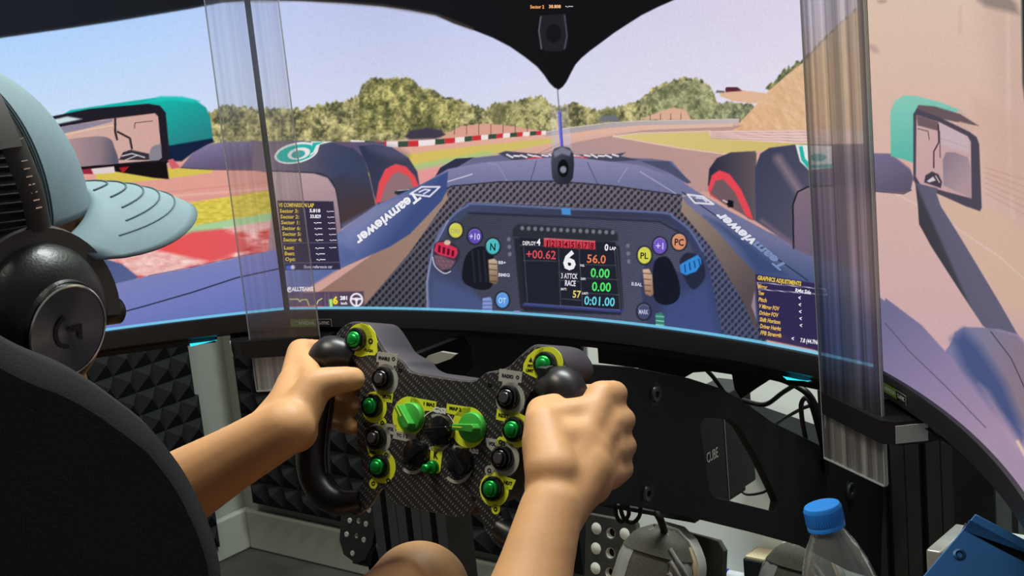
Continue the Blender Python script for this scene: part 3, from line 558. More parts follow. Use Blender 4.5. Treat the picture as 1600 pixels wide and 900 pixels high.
fill(RT, [(1392, 240), (1410, 242), (1428, 262), (1424, 266)], (214, 170, 156), soft=2, alpha=.8)
fill(RT, [(1392, 244), (1391, 175), (1398, 158), (1412, 149), (1432, 150), (1470, 160), (1500, 172), (1525, 195), (1470, 185), (1440, 175), (1428, 190), (1428, 255), (1415, 250)], lin((1400, 160), (132, 198, 182), (1410, 250), (92, 180, 164)), soft=1.2)
fill(RT, [(1500, 172), (1529, 196), (1480, 180)], (206, 172, 160), soft=1.5)
mir = [(1427, 178), (1432, 166), (1441, 163), (1470, 170), (1510, 186), (1530, 198), (1530, 215), (1534, 322), (1530, 331), (1510, 322), (1432, 291), (1427, 284)]
fill(RT, [(1429, 176), (1435, 164), (1460, 166), (1500, 178), (1530, 197), (1500, 192)], (104, 88, 92), soft=1); fill(RT, [(1488, 196), (1500, 190), (1532, 200), (1520, 206)], (206, 170, 156), soft=1.5)
fill(RT, [(1427, 178), (1433, 170), (1470, 184), (1515, 206), (1526, 214), (1530, 225), (1534, 325), (1531, 330), (1508, 322), (1450, 296), (1432, 289), (1427, 282)], (78, 72, 86), soft=1)
glass = [(1432, 180), (1466, 190), (1512, 213), (1517, 222), (1518, 310), (1480, 300), (1438, 288), (1431, 276)]
fill(RT, glass, lin((1440, 190), (200, 168, 166), (1500, 300), (196, 158, 160)), soft=.8)
fill(RT, [(1432, 180), (1466, 190), (1468, 205), (1434, 196)], (112, 92, 98), soft=1, clip=glass); fill(RT, [(1468, 192), (1512, 213), (1516, 240), (1470, 225)], (196, 178, 188), soft=2, clip=glass, alpha=.7)
stroke(RT, [(1466, 195), (1467, 222), (1459, 237), (1459, 262)], 2, (54, 46, 56)); stroke(RT, [(1468, 205), (1469, 246)], 1.4, (90, 76, 84)); stroke(RT, [(1434, 201), (1450, 205), (1452, 218)], 1.2, (80, 66, 72)); stroke(RT, [(1470, 216), (1515, 232)], 1, (168, 140, 146), alpha=.7)
fill(RT, [(1474, 290), (1473, 250), (1478, 238), (1492, 238), (1512, 246), (1517, 262), (1518, 310)], lin((1475, 250), (142, 124, 138), (1515, 280), (172, 146, 152)), soft=1, clip=glass)
fill(RT, [(1444, 285), (1446, 274), (1456, 268), (1466, 272), (1472, 284), (1470, 294)], (70, 62, 76), soft=1, clip=glass); fill(RT, [(1448, 283), (1458, 276), (1462, 282), (1452, 285)], (214, 200, 206), soft=.8); stroke(RT, [(1462, 275), (1468, 285)], 1.6, (206, 190, 200))
fill(RT, [(1430, 286), (1465, 294), (1463, 302), (1470, 322), (1500, 370), (1560, 470), (1600, 540), (1640, 620), (1560, 530), (1535, 508), (1500, 455), (1455, 385), (1436, 350), (1434, 320)], lin((1445, 380), (62, 58, 66), (1490, 360), (98, 94, 116), (.45, (66, 64, 74)), (.55, (96, 92, 112))), soft=1)
fill(RT, [(1382, 470), (1384, 466), (1440, 508), (1477, 549), (1487, 535), (1492, 520), (1505, 512), (1560, 514), (1590, 522), (1700, 640), (1700, 900), (1300, 700), (1340, 440)], lin((1400, 480), (112, 108, 142), (1560, 680), (164, 140, 166), (.45, (138, 124, 158))), soft=1.2)
fill(RT, [(1478, 549), (1487, 535), (1492, 520), (1507, 511), (1540, 512), (1590, 526), (1600, 540), (1640, 700), (1560, 640)], lin((1490, 530), (120, 122, 158), (1600, 560), (136, 118, 132)), soft=1.5)
fill(RT, [(1488, 530), (1505, 516), (1530, 540), (1570, 600), (1602, 680), (1596, 690), (1555, 640), (1505, 575)], (70, 82, 126), soft=9, alpha=.95)
fill(RT, [(1530, 600), (1545, 612), (1590, 690), (1602, 715), (1580, 690)], (180, 150, 172), soft=6, alpha=.6); stroke(RT, [(1590, 690), (1602, 712)], 4, (236, 206, 180), soft=2.5)
stroke(RT, [(1383, 505), (1420, 548), (1480, 606), (1540, 668)], 1.4, (84, 74, 96), soft=.9, alpha=.9); stroke(RT, [(1548, 518), (1580, 560), (1605, 615)], 1.4, (50, 46, 60), alpha=.9)
fill(RT, [(1592, -300), (1800, -300), (1800, 500), (1620, 300), (1598, 130)], (36, 50, 50), soft=2.5)
for bx in ([(641, 303), (659, 292), (687, 292), (671, 307), (641, 303)], [(1074, 304), (1098, 307), (1115, 319), (1086, 317), (1074, 304)]): stroke(CC, bx, 2.6, (232, 230, 238), soft=.7)
stroke(CC, [(655, 300), (664, 296), (672, 297), (662, 303)], 2, (232, 230, 238)); stroke(CC, [(1088, 309), (1098, 310), (1104, 315)], 2, (232, 230, 238))
# lower left bodywork seen on the left monitor
fill(LF, [(-3000, 900), (-3000, 400), (60, 395), (165, 405), (190, 412), (215, 432), (205, 450), (160, 470), (165, 560)], lin((100, 400), (64, 74, 112), (180, 440), (84, 96, 140)), soft=1.5)
body = [(-3000, 720), (100, 458), (168, 446), (232, 431), (300, 418), (400, 396), (432, 390), (560, 366), (560, 560), (-3000, 1100)]
fill(LF, body, lin((280, 415), (124, 130, 184), (310, 520), (96, 112, 178), (.5, (114, 122, 186))), soft=1)
stroke(LF, [(160, 496), (220, 480), (300, 457), (370, 434), (435, 420)], 1.8, (28, 30, 46)); stroke(LF, [(232, 431), (300, 417), (400, 395)], 1.2, (70, 66, 90), alpha=.7)
edge_line()
# ------------------------------------------------------------------ monitor bodies
m_pic = attr_emission(); m_txt = attr_emission('screen_lettering', 1.0)
m_mon = mat('monitor_plastic', (30, 31, 34), .42, var=.06, bump=.1, bscale=900)
m_mond = mat('monitor_back_plastic', (20, 20, 22), .5, var=.06)
def glow(name, rgb, s):
    mt = mat(name, rgb, .5, emit=s, var=.03); return mt
m_cyan = glow('cyan_status_light', (40, 200, 225), 1.6)
def canvas_mesh(cv, parent):
    ny, nx = cv.shape; V = cv.P; i = np.arange(ny * nx).reshape(ny, nx)
    F = np.stack([i[:-1, :-1], i[:-1, 1:], i[1:, 1:], i[1:, :-1]], -1).reshape(-1, 4)
    me = bpy.data.meshes.new('display'); me.vertices.add(len(V)); me.vertices.foreach_set('co', V.ravel())
    me.loops.add(F.size); me.loops.foreach_set('vertex_index', F.ravel()); me.polygons.add(len(F))
    me.polygons.foreach_set('loop_start', np.arange(0, F.size, 4)); me.polygons.foreach_set('loop_total', np.full(len(F), 4)); me.update()
    c = np.concatenate([srgb(np.clip(cv.C, 0, 255)), np.ones((len(V), 1))], 1)
    a = me.color_attributes.new('Col', 'FLOAT_COLOR', 'POINT'); a.data.foreach_set('color', c.ravel())
    me.materials.append(m_pic); o = bpy.data.objects.new('display', me); COL.objects.link(o); o.parent = parent
    o['label'] = 'lit curved display showing a racing game'; return o
class Texts:
    def __init__(s, w): s.w = w; s.V = []; s.F = []; s.C = []; s.n = 0
    def add(s, body, x, y, h, col, ang=0., align='l', bold=.012, sx=1., width=None, italic=0., dy=None):
        """h: cap height in photo pixels; x, y: left (or centre) of the baseline"""
        v, f, w = text_mesh(body, bold); k = h / .7; kx = k * sx if width is None else width / w
        off = {'l': 0, 'c': w / 2, 'r': w}[align]; a = (v[:, 0] - off) * kx + v[:, 1] * k * italic; b = v[:, 1] * k; t = math.radians(ang)
        if dy is not None: ux, uy, vx, vy = math.cos(t), math.sin(t), dy[0], dy[1]
        else: ux, uy, vx, vy = math.cos(t), math.sin(t), math.sin(t), -math.cos(t)
        S, Z = inv(s.w, x + a * ux + b * vx, y + a * uy + b * vy)
        s.V.append((scr_local(S, Z, .0007), f, col))
    def build(s, parent):
        for P, f, col in s.V:
            me = bpy.data.meshes.new('lettering'); me.from_pydata(P.tolist(), [], f)
            c = np.concatenate([np.tile(srgb(np.array(col, float)), (len(P), 1)), np.ones((len(P), 1))], 1); a = me.color_attributes.new('Col', 'FLOAT_COLOR', 'POINT'); a.data.foreach_set('color', c.ravel())
            me.materials.append(m_txt); o = bpy.data.objects.new('lettering', me); COL.objects.link(o); o.parent = parent
def sweep(name, prof, s0, s1, n, material, parent, smooth=30, label=None):
    """prof: (d, z) outline, d towards the viewer, swept along the panel's arc"""
    mb = MB(); rings = []
    for s_ in np.linspace(s0, s1, n + 1): rings.append([mb.bm.verts.new(Vector(scr_local(s_, z, d))) for d, z in prof])
    k = len(prof)
    for A, B in zip(rings, rings[1:]):
        for j in range(k): mb.bm.faces.new((A[j], A[(j + 1) % k], B[(j + 1) % k], B[j]))
    mb.bm.faces.new(rings[0][::-1]); mb.bm.faces.new(rings[-1])
    return mb.build(name, material, parent, smooth, label=label)
MLAB = {'l': 'black curved gaming monitor on the left, showing the left mirror and blurred track', 'c': 'black curved gaming monitor in the middle, showing the nose and wheel of the game car', 'r': 'black curved gaming monitor nearest the camera on the right, showing the right mirror'}
MON = {}
for w in 'clr':
    root = empty('curved_monitor', MM[w], MLAB[w], 'monitor', 'three curved monitors around the rig'); MON[w] = root
    canvas_mesh(CV[w], root)
    b = .0030
    sweep('bezel', [(.0008, -HH), (.003, -HH - .0006), (.0036, -HH - .003), (.0036, -HH - .019), (-.002, -HH - .0225), (-.03, -HH - .024), (-.03, -HH + .01), (-.0015, -HH + .01), (-.0015, -HH)], -HW - b, HW + b, 40, m_mon, root, 25, label='lower bezel')
    sweep('bezel', [(.0012, HH), (.0012, HH + .006), (-.03, HH + .006), (-.03, HH)], -HW - b, HW + b, 40, m_mon, root, 25)
    for sg in (-1, 1):
        sweep('bezel', [(.0012, -HH), (.0012, HH), (-.02, HH), (-.02, -HH)], sg * (HW + .0003), sg * (HW + b), 1, m_mon, root, 25)
    sweep('back_shell', [(-.0015, -HH - .018), (-.0015, HH), (-.03, HH - .004), (-.055, HH - .09), (-.055, -HH + .07), (-.03, -HH - .02)], -HW, HW, 24, m_mond, root, 30)
    for sg in (-1, 1):       # lit wedges under the lower lip
        pr = MB(); n = 6; top = []; bot = []; s0, s1 = sg * .243, sg * .272
        for k in range(n + 1):
            s_ = s0 + (s1 - s0) * k / n; h = .0042 * (1 - k / n) ** .8 + .0006
            top.append(scr_local(s_, -HH - .0252 - .0005, .001)); bot.append(scr_local(s_, -HH - .0255 - h, -.004))
        pr.grid([top, bot]); pr.build('status_light', m_cyan if not (w == 'r' and sg < 0) else m_mon, root, label='cyan status light' if not (w == 'r' and sg < 0) else None)
    sweep('lower_lip', [(-.0045, -HH - .0235), (-.0045, -HH - .029), (-.03, -HH - .031), (-.03, -HH - .0235)], -.27, .27, 20, m_mond, root, 30)

# ---- lettering shown on the panels
W_ = (238, 236, 242); Yl = (224, 196, 74)
t = Texts('c')
t.add('Sector 2', 829, 13, 5, (250, 170, 100), bold=.03, width=22); t.add('38.808', 858, 12.5, 5, (250, 190, 140), bold=.03, width=19); t.add('-.---', 884, 11.5, 5, (220, 220, 230), bold=.03, width=12)
t.add('VS COMPARISON LAP', 436, 323, 6, Yl, .5, bold=.04, width=55)
for k, (nm, v1, c1) in enumerate((('Sector 3:', '5.818', W_), ('Sector 2:', '33.829', W_), ('Sector 1:', '-.---', W_), ('Sector 6:', '-.---', W_), ('Sector 5:', '-.---', W_), ('Sector 4:', '-.---', W_))):
    y = 332 + k * 9; x = 437.5 + k * 1.1; t.add(nm, x, y, 5.6, Yl, .5, bold=.035, width=29)
    t.add(v1, 501 + k * .9, y - .5, 5.2, c1, .5, 'r', bold=.035, width=17 if k < 2 else 12); t.add('-.---', 522 + k * .9, y - .5, 4.4, W_, .5, 'r', bold=.03, width=11)
for k, nm in enumerate(('Last:', 'Best:', 'Opt:')):
    t.add(nm, 444 + k, 389.5 + k * 9, 5.6, Yl, .3, bold=.035, width=16); t.add('-.---', 507 + k, 389 + k * 9, 5.2, W_, 0, 'r', bold=.035, width=14)
t.add('-.---', 526, 388, 4.4, W_, 0, 'r', bold=.03, width=11); t.add('Show reference car', 475, 419, 4.8, (190, 186, 206), -.3, bold=.02, width=45)
t.add('@ALLTEAMS', 449, 454.5, 6, (246, 236, 244), -.6, bold=.05, width=41); t.add('6', 520.5, 474.5, 11, (236, 214, 50), 0, bold=.05, width=8)
t.add('281', 532, 468, 5.5, W_, 0, bold=.05, width=11); t.add('km/h', 533, 475.5, 4, W_, 0, bold=.03, width=10)
t.add('Teamviewer', 650, 297, 21, (236, 234, 240), 142, bold=.035, width=122, dy=(.42, .62))
fillbox = None
t.add('TeamViewer', 1163, 378, 14, (226, 226, 236), 0, bold=.03, width=4) if False else None
t.add('viewer', 1197, 396, 15, (226, 226, 236), -139, bold=.03, width=86, dy=(.50, .10)) if False else None
# wheel buttons
Kd = (24, 26, 34)
for s_, x, y, h, c, wd in (('DRS', 712, 364, 6.5, (170, 168, 120), 15), ('+10', 742, 374, 9.5, (206, 200, 236), 17), ('N', 770, 391, 11, Kd, 9), ('OT', 785, 473.5, 8.5, (190, 218, 244), 12), ('PL', 1007, 404, 9.5, Kd, 13), ('+1', 1031, 389, 10, (206, 196, 240), 12), ('PC', 1061.5, 383.5, 10.5, Kd, 15), ('MARK', 1006, 490.5, 7, (186, 190, 214), 15)):
    t.add(s_, x, y, h, c, 3, 'c', bold=.02, width=wd)
t.add('BB+', 779, 412, 4.6, (206, 208, 224), 2, bold=.03, width=12); t.add('BMIG', 779, 431.5, 5, (206, 208, 224), 2, bold=.03, width=18); t.add('B.BAL', 987, 445.5, 5.2, (196, 198, 220), 6, bold=.03, width=17)
t.add('MID', 803, 489, 4.2, (140, 150, 210), 2, bold=.03, width=11)
# dash of the game car
t.add('DEPLOY', 817, 382.5, 6, W_, 1.5, bold=.02, width=21); t.add('4', 839, 383, 10, W_, 1.5, bold=.03, width=6)
for k in range(8): t.add(str(k + 1), 854.2 + k * 10.2, 385 + k * .5, 9.6, (96, 10, 26), 3, 'c', bold=.02, width=5.2)
t.add('0', 945, 391, 10, W_, 4, bold=.03, width=6); t.add('LAP', 953, 390, 5, W_, 4, bold=.03, width=10)
t.add('+00.62', 822, 403, 13, (214, 78, 88), 2, bold=.012, width=47); t.add('6', 880, 420, 28, W_, 2, bold=.035, width=20)
t.add('56.0', 917, 410, 13, (226, 124, 86), 3, bold=.015, width=30)
t.add('0.00', 923, 432.5, 14, (84, 226, 106), 3, bold=.02, width=30); t.add('0.00', 925, 454, 14, (84, 226, 106), 3, bold=.02, width=30)
t.add('3 ATTCK', 877, 434.5, 8, W_, 2.5, bold=.015, width=26); t.add('RACE', 883, 446, 8.5, W_, 2.5, bold=.02, width=17); t.add('57', 895, 464.5, 11, (228, 208, 110), 3, bold=.02, width=13)
t.add('BATT:', 877, 453, 3.6, W_, 3, bold=.02, width=9); t.add('FUEL', 907, 416, 3.2, W_, 3, bold=.02, width=7); t.add('DIFF:', 908, 437, 3.4, W_, 3, bold=.02, width=8); t.add('LAST:', 910, 459.5, 3.4, W_, 3, bold=.02, width=10)
t.add('0:01.00', 913, 475.5, 13.5, (106, 206, 224), 3.5, bold=.018, width=48)
t.add('GRAPHICS ADJUSTMENTS', 1184, 436.5, 6.4, Yl, 8.2, bold=.04, width=69)
for k, nm in enumerate(('Mirror', 'Yaw', 'Pitch', 'V Mirror FOV', 'Driving FOV', 'Shift Horizon', 'Driver Height', 'FFB Strength')):
    t.add(nm, 1184.5 + k * .6, 449.5 + k * 10.4, 6.2, (224, 180, 60) if k == 0 else (234, 190, 90), 8.2, bold=.03, width=(15, 9.5, 13, 32, 30, 32.5, 33, 33)[k])
    if 0 < k < 7: t.add('<', 1246.5 + k * .55, 457 + (k - 1) * 10.8, 6.5, W_, 8, bold=.03, width=4)
t.add('Right Side', 1243, 456, 6, W_, 8.2, bold=.03, width=25); t.add('<', 1237, 531.5, 6.5, W_, 8, bold=.03, width=4); t.add('7.8 (44.7Nm', 1251, 534, 6.2, W_, 7.5, bold=.03, width=31)
t.add('viewer', 1118, 341, 19, (228, 228, 238), 41, bold=.03, width=1) if False else None
# sponsor lettering on the right tub edge, read upside down by the driver
t.add('Team', 1232, 416, 16, (120, 142, 184), -140.5, bold=.035, width=62, dy=(-.8, .40)); t.add('viewer', 1184, 376.5, 17, (222, 224, 236), -140.5, bold=.04, width=72, dy=(-.85, .40))
t.build(MON['c'])
# sponsor mark boxes are thin outlines
# stickers on the lower bezels
m_grn = mat('sticker_green', (104, 150, 44), .45, var=.05); m_blk = mat('sticker_black', (14, 14, 15), .4, var=.05); m_wht = mat('sticker_white', (206, 210, 204), .5, var=.03)
def on_bezel(w, px, py, d): S, Z = inv(w, px, py); return scr_local(S, Z, d)
def sticker(w, s0, z0, wg=.031, wb=.019, h=.0078):
    root = MON[w]; d = .0041
    def quad(name, a, b, z_a, z_b, m, dd, lab=None):
        mb = MB(); n = 6; top = [scr_local(a + (b - a) * k / n, z_b, dd) for k in range(n + 1)]; bot = [scr_local(a + (b - a) * k / n, z_a, dd) for k in range(n + 1)]
        mb.grid([bot, top]); o = mb.build(name, m, root, label=lab); return o
    quad('sticker', s0, s0 + wg, z0, z0 + h, m_grn, d, 'green sticker')
    quad('sticker', s0 + wg + .0008, s0 + wg + wb, z0, z0 + h, m_blk, d, 'black sticker')
    for a, b, za, zb in ((s0 + wg + wb * .0, s0 + wg + wb, z0 + h - .0004, z0 + h), (s0 + wg + wb - .0004, s0 + wg + wb, z0, z0 + h)): quad('sticker_line', a, b, za, zb, m_wht, d + .0002)
    for body, sa, wd, m in (('NVIDIA', s0 + .0098, .0195, m_wht), ('G-SYNC', s0 + wg + .0026, .0135, m_wht)):
        v, f, wt = text_mesh(body, .03); P = scr_local(sa + v[:, 0] / wt * wd, z0 + h * .3 + v[:, 1] / .7 * h * .4, d + .0003)
        me = bpy.data.meshes.new('lettering'); me.from_pydata(P.tolist(), [], f); me.materials.append(m); o = bpy.data.objects.new('lettering', me); COL.objects.link(o); o.parent = root
    mb = MB(); c = scr_local(s0 + .0062, z0 + h * .5, d + .0003)
    for r0, r1 in ((.0022, .0027), (.0010, .0015)):
        P = [[Vector(c) + Vector((math.cos(t_) * r * 1.3, 0, math.sin(t_) * r)) for r in (r0, r1)] for t_ in np.linspace(.4, 5.6, 16)]; mb.grid(P)
    mb.build('sticker_emblem', m_wht, root)
S0, Z0 = inv('c', 441.5, 509.5); sticker('c', max(float(S0[0]), -HW + .001), float(Z0[0]), h=.0085)
sticker('r', -HW + .001, -HH - .0145)
sticker('l', -HW + .001, -HH - .0145)
# ------------------------------------------------------------------ joint lens kits
def lens_material(lo=.62):
    mt = bpy.data.materials.new('ribbed_clear_acrylic'); mt.use_nodes = True; nt = mt.node_tree; N = nt.nodes; L = nt.links; N.clear()
    out = N.new('ShaderNodeOutputMaterial'); tr = N.new('ShaderNodeBsdfTransparent')
    tc = N.new('ShaderNodeTexCoord'); mp = N.new('ShaderNodeMapping'); mp.inputs['Scale'].default_value = (1, .0, .002); L.new(tc.outputs['Object'], mp.inputs[0])
    nz = N.new('ShaderNodeTexNoise'); nz.inputs['Scale'].default_value = 140; nz.inputs['Detail'].default_value = 4; L.new(mp.outputs[0], nz.inputs['Vector'])
    rp = N.new('ShaderNodeValToRGB'); e = rp.color_ramp.elements; e[0].position = .40; e[0].color = (lo, lo, lo + .01, 1); e[1].position = .58; e[1].color = (.98, .98, .98, 1); L.new(nz.outputs['Fac'], rp.inputs[0]); L.new(rp.outputs[0], tr.inputs[0])
    bp = N.new('ShaderNodeBump'); bp.inputs['Strength'].default_value = .2; bp.inputs['Distance'].default_value = .001; L.new(nz.outputs['Fac'], bp.inputs['Height'])
    gl = N.new('ShaderNodeBsdfGlossy'); gl.inputs['Roughness'].default_value = .3; L.new(bp.outputs[0], gl.inputs['Normal'])
    tl = N.new('ShaderNodeBsdfTranslucent'); L.new(rp.outputs[0], tl.inputs[0]); mt0 = N.new('ShaderNodeMixShader'); lw = N.new('ShaderNodeLayerWeight'); lw.inputs[0].default_value = .5
    mr = N.new('ShaderNodeMapRange'); mr.inputs['From Min'].default_value = .02; mr.inputs['From Max'].default_value = .55; mr.inputs['To Min'].default_value = .04; mr.inputs['To Max'].default_value = .38; L.new(lw.outputs['Facing'], mr.inputs[0]); L.new(mr.outputs[0], mt0.inputs[0]); L.new(tr.outputs[0], mt0.inputs[1]); L.new(tl.outputs[0], mt0.inputs[2])
    m2 = N.new('ShaderNodeMixShader'); m2.inputs[0].default_value = .07; L.new(mt0.outputs[0], m2.inputs[1]); L.new(gl.outputs[0], m2.inputs[2])
    L.new(m2.outputs[0], out.inputs[0]); return mt
m_lens = {1: lens_material(.5), -1: lens_material(.90)}
m_clear = mat('clear_acrylic_edge', (200, 206, 206), .2, trans=.4, ior=1.3, var=.02)
m_lensfoot = mat('silvery_acrylic_foot', (205, 207, 200), .25, metal=.25, var=.6, nscale=110, stretch=(1, 0, .02), bump=.5, bscale=120)
m_black = mat('black_plastic', (24, 25, 28), .45, var=.08)
m_blackm = mat('black_powder_coat', (19, 21, 24), .6, var=.1, bump=.12, bscale=1200)
def kit(w, sg, label):
    ec = Vector(scr_world('c', np.array([sg * HW]), 0.)[0]); es = Vector(scr_world(w, np.array([-sg * HW]), 0.)[0]); o = (ec + es) / 2
    tx = (es - ec).normalized() * sg; n = Vector((tx.y, -tx.x, 0)).normalized()
    if n.y > 0: n = -n
    root = empty('bezel_lens_kit', frame(o + Vector((0, 0, -.24)), tx, -n, (0, 0, 1)), label, 'lens kit', 'bezel lens kits over the monitor joints')
    # local: x along the joint, y away from the viewer, z up; z = 0 is the underside of the lower clamp
    x0, x1 = (-.046, .040) if sg > 0 else (-.037, .041)
    def slab(name, xa, xb, za, zb, ya, yb, m, lab=None): return MB().box((xa, ya, za), (xb, yb, zb)).build(name, m, root, label=lab)
    slab('lens', x0, x1, -.0385, .49, -.0265, -.0245, m_lens[sg], 'clear ribbed lens sheet')
    for x in (x0, x1): slab('lens_edge', x - .0004, x + .0004, -.0385, .49, -.0268, -.0243, m_clear)
    slab('lens_foot', x0 + .001, x1 - .001, -.038, -.002, -.0242, -.0225, m_lensfoot, 'silvery lower end of the lens')
    MB().box((x0 + .0005, -.0275, -.0392), (x1 - .0005, -.0235, -.0380)).build('foot_edge', m_clear, root)
    for za, nm in ((0, 'lower'), (.47, 'upper')):
        mb = MB(); pl = [(-.056, .028), (-.060, .010), (-.052, -.026), (.046, -.033), (.058, -.026), (.066, -.004), (.066, .028)]
        if sg < 0: pl = [(-x, y) for x, y in pl]
        mb.prism(pl, za, za + .019); mb.build('clamp', m_black, root, 25, label=nm + ' black clamp block')
    xs = .058 if sg > 0 else -.058
    MB().hexa([(xs * 1.0, -.0275, .002), (xs * 1.15, -.0035, .002), (xs * 1.155, -.0035, .0165), (xs * 1.01, -.0275, .0165), (xs * 1.0 + .0006, -.028, .002), (xs * 1.155, -.004, .002), (xs * 1.165, -.004, .0165), (xs * 1.02, -.028, .0165)]).build('end_label', m_wht, root, label='pale end label')
    MB().box((-.012, .002, -.010), (.012, .03, 0)).build('bracket', m_black, root)
kit('r', 1, 'black clamp with clear upright lens sheet at the right monitor joint, nearest the camera')
kit('l', -1, 'black clamp with clear upright lens sheet at the left monitor joint, behind the left hand')

# ------------------------------------------------------------------ acoustic foam, whiteboard
m_foam = mat('charcoal_foam', (30, 32, 33), .95, var=.15, nscale=300, bump=.5, bscale=700, spec=.15)
def foam(o, ux, uy, n, nx, ny, p, label, hgt=.015, py=None):
    py = py or p; root = MB(); ux, uy, n = Vector(ux), Vector(uy), Vector(n); W, H = nx * p, ny * py; bm = root.bm
    P = lambda a, b, c: bm.verts.new(ux * a + uy * b + n * c)
    c0 = [P(0, 0, 0), P(W, 0, 0), P(W, H, 0), P(0, H, 0)]; bm.faces.new(c0)
    G = [[P(i * p, j * py, .022) for j in range(ny + 1)] for i in range(nx + 1)]
    for i in range(nx):
        for j in range(ny):
            t_ = P((i + .5) * p, (j + .5) * py + .006, .022 + hgt)
            for a, b in ((G[i][j], G[i + 1][j]), (G[i + 1][j], G[i + 1][j + 1]), (G[i + 1][j + 1], G[i][j + 1]), (G[i][j + 1], G[i][j])): bm.faces.new((a, b, t_))
    for a, b, row in ((c0[0], c0[1], [G[i][0] for i in range(nx + 1)]), (c0[1], c0[2], G[nx]), (c0[2], c0[3], [G[i][ny] for i in range(nx, -1, -1)]), (c0[3], c0[0], G[0][::-1])):
        bm.faces.new([a] + row + [b])
    ob = root.build('acoustic_foam_panel', m_foam); ob.location = o; return tag(ob, label, 'foam panel', 'black pyramid foam panels on the walls')
foam((WX + .001, .545 - 12 * .042, -.572), (0, 1, 0), (0, 0, 1), (1, 0, 0), 12, 12, .042, 'black pyramid foam panel on the left wall, upper one under the left monitor')
foam((WX + .001, .553 - 12 * .042, -.572 - 7 * .042), (0, 1, 0), (0, 0, 1), (1, 0, 0), 12, 7, .042, 'black pyramid foam panel on the left wall, lower one half hidden by the seat')
foam((WX + .05, WY - .001, -.80), (1, 0, 0), (0, 0, 1), (0, -1, 0), 10, 12, .044, 'black pyramid foam panel on the back wall beside the room corner, behind the left arm', hgt=.014)
foam((WX + .05 + .442, WY - .001, -.80), (1, 0, 0), (0, 0, 1), (0, -1, 0), 8, 12, .044, 'black pyramid foam panel on the back wall behind the steering wheel', hgt=.014)

bx0, bx1, bz0, bz1, by = -.450, .62, -.752, .15, WY - .03
wb = empty('whiteboard', (bx0, by, bz0), 'white dry-erase board standing against the back wall behind the rig', 'whiteboard')
m_board = mat('whiteboard_enamel', (236, 244, 239), .35, var=.02, nscale=4); m_alu = mat('satin_aluminium', (176, 180, 180), .35, metal=.85, var=.05)
MB().box((0, 0, 0), (bx1 - bx0, .018, bz1 - bz0)).build('board', m_board, wb)
for a, b in (((-.008, -.004, -.008), (.006, .02, bz1 - bz0)), ((bx1 - bx0, -.004, 0), (bx1 - bx0 + .01, .02, bz1 - bz0)), ((0, -.004, bz1 - bz0), (bx1 - bx0, .02, bz1 - bz0 + .01)), ((0, -.004, -.01), (bx1 - bx0, .02, .002))):
    MB().box(a, b, bevel=.002).build('frame_rail', m_alu, wb)
MB().box((.16, -.05, .004), (.95, -.004, .009), bevel=.002).build('tray', m_alu, wb)
MB().box((.16, -.052, .004), (.95, -.049, .016), bevel=.001).build('tray_lip', m_alu, wb)
MB().box((-.006, -.006, -.008), (.03, -.004, .05), bevel=.004).build('corner_cap', mat('ivory_plastic', (196, 196, 180), .5, var=.03), wb)
for x in (.2, .9): MB().box((x, .002, -.148), (x + .03, .018, -.01)).build('foot', m_alu, wb)
tz = bz0 + .0092
er = empty('board_eraser', (at(1170, 870, 1, by - .03).x, by - .028, tz), 'black board eraser with pale felt top on the tray, right of the marker', 'eraser')
MB().box((0, -.02, .0), (.1, .022, .048), bevel=.003).build('holder', m_black, er); MB().box((.002, -.018, .048), (.098, .02, .051), bevel=.003).build('felt_pad', mat('pale_felt', (196, 184, 152), .95, var=.1, nscale=400), er, label='pale felt top')
mk = empty('marker_pen', (at(1117, 880, 1, by - .03).x, by - .03, tz + .009), 'clear whiteboard marker with a blue end lying on the tray', 'marker')
MB().cyl((0, 0, 0), (.022, 0, 0), .0088, bev=.002).build('pen_cap', mat('blue_plastic', (24, 62, 190), .35), mk, 40, label='blue end cap'); MB().cyl((.022, 0, 0), (.085, 0, 0), .0078).build('barrel', mat('milky_plastic', (200, 208, 214), .3), mk, 40)
MB().cyl((.085, 0, 0), (.11, 0, 0), .0082, bev=.003).build('tip_cap', MATS['milky_plastic'], mk, 40)

# ------------------------------------------------------------------ rig
PX = .152
rig = empty('cockpit_frame', (0, .1, FZ), 'black aluminium racing cockpit frame with a big cut-out side plate holding the wheel base', 'cockpit frame')
RI = Matrix.Translation((0, -.1, -FZ))
def on_rig(ob): ob.data.transform(RI); return ob
YZ = frame((0, 0, 0), (0, 1, 0), (0, 0, 1), (1, 0, 0))
def pp(px, py, X=PX): P = at(px, py, 0, X); return (P.y, P.z)
outer = [pp(*q) for q in ((845, 575), (880, 562), (909, 568), (981, 573), (1070, 590), (1120, 606), (1150, 622), (1200, 658), (1287, 700), (1374, 740), (1374, 800), (1371, 905), (1330, 893), (1253, 853), (1180, 833), (1091, 811), (1002, 793), (960, 786), (935, 790), (905, 795), (860, 760))]
hole = [pp(*q) for q in ((1088, 662), (1096, 652), (1135, 654), (1150, 668), (1178, 716), (1202, 766), (1209, 783), (1206, 799), (1112, 776), (1103, 766))]
def onx(X): return frame((X, 0, 0), (0, 1, 0), (0, 0, 1), (1, 0, 0))
on_rig(plate('side_plate', [outer, hole], onx(PX), .007, .0008, m_blackm, rig, label='black side plate with slanted cut-out'))
on_rig(plate('side_plate', [[(-.12, -.225), (0, -.225), (.01, -.24), (.01, -.26), (-.01, -.27), (-.12, -.27)]], onx(-PX + .0), .007, .0008, m_blackm, rig))
m_bolt = mat('dark_bolt_steel', (84, 88, 92), .35, metal=.8, var=.1)
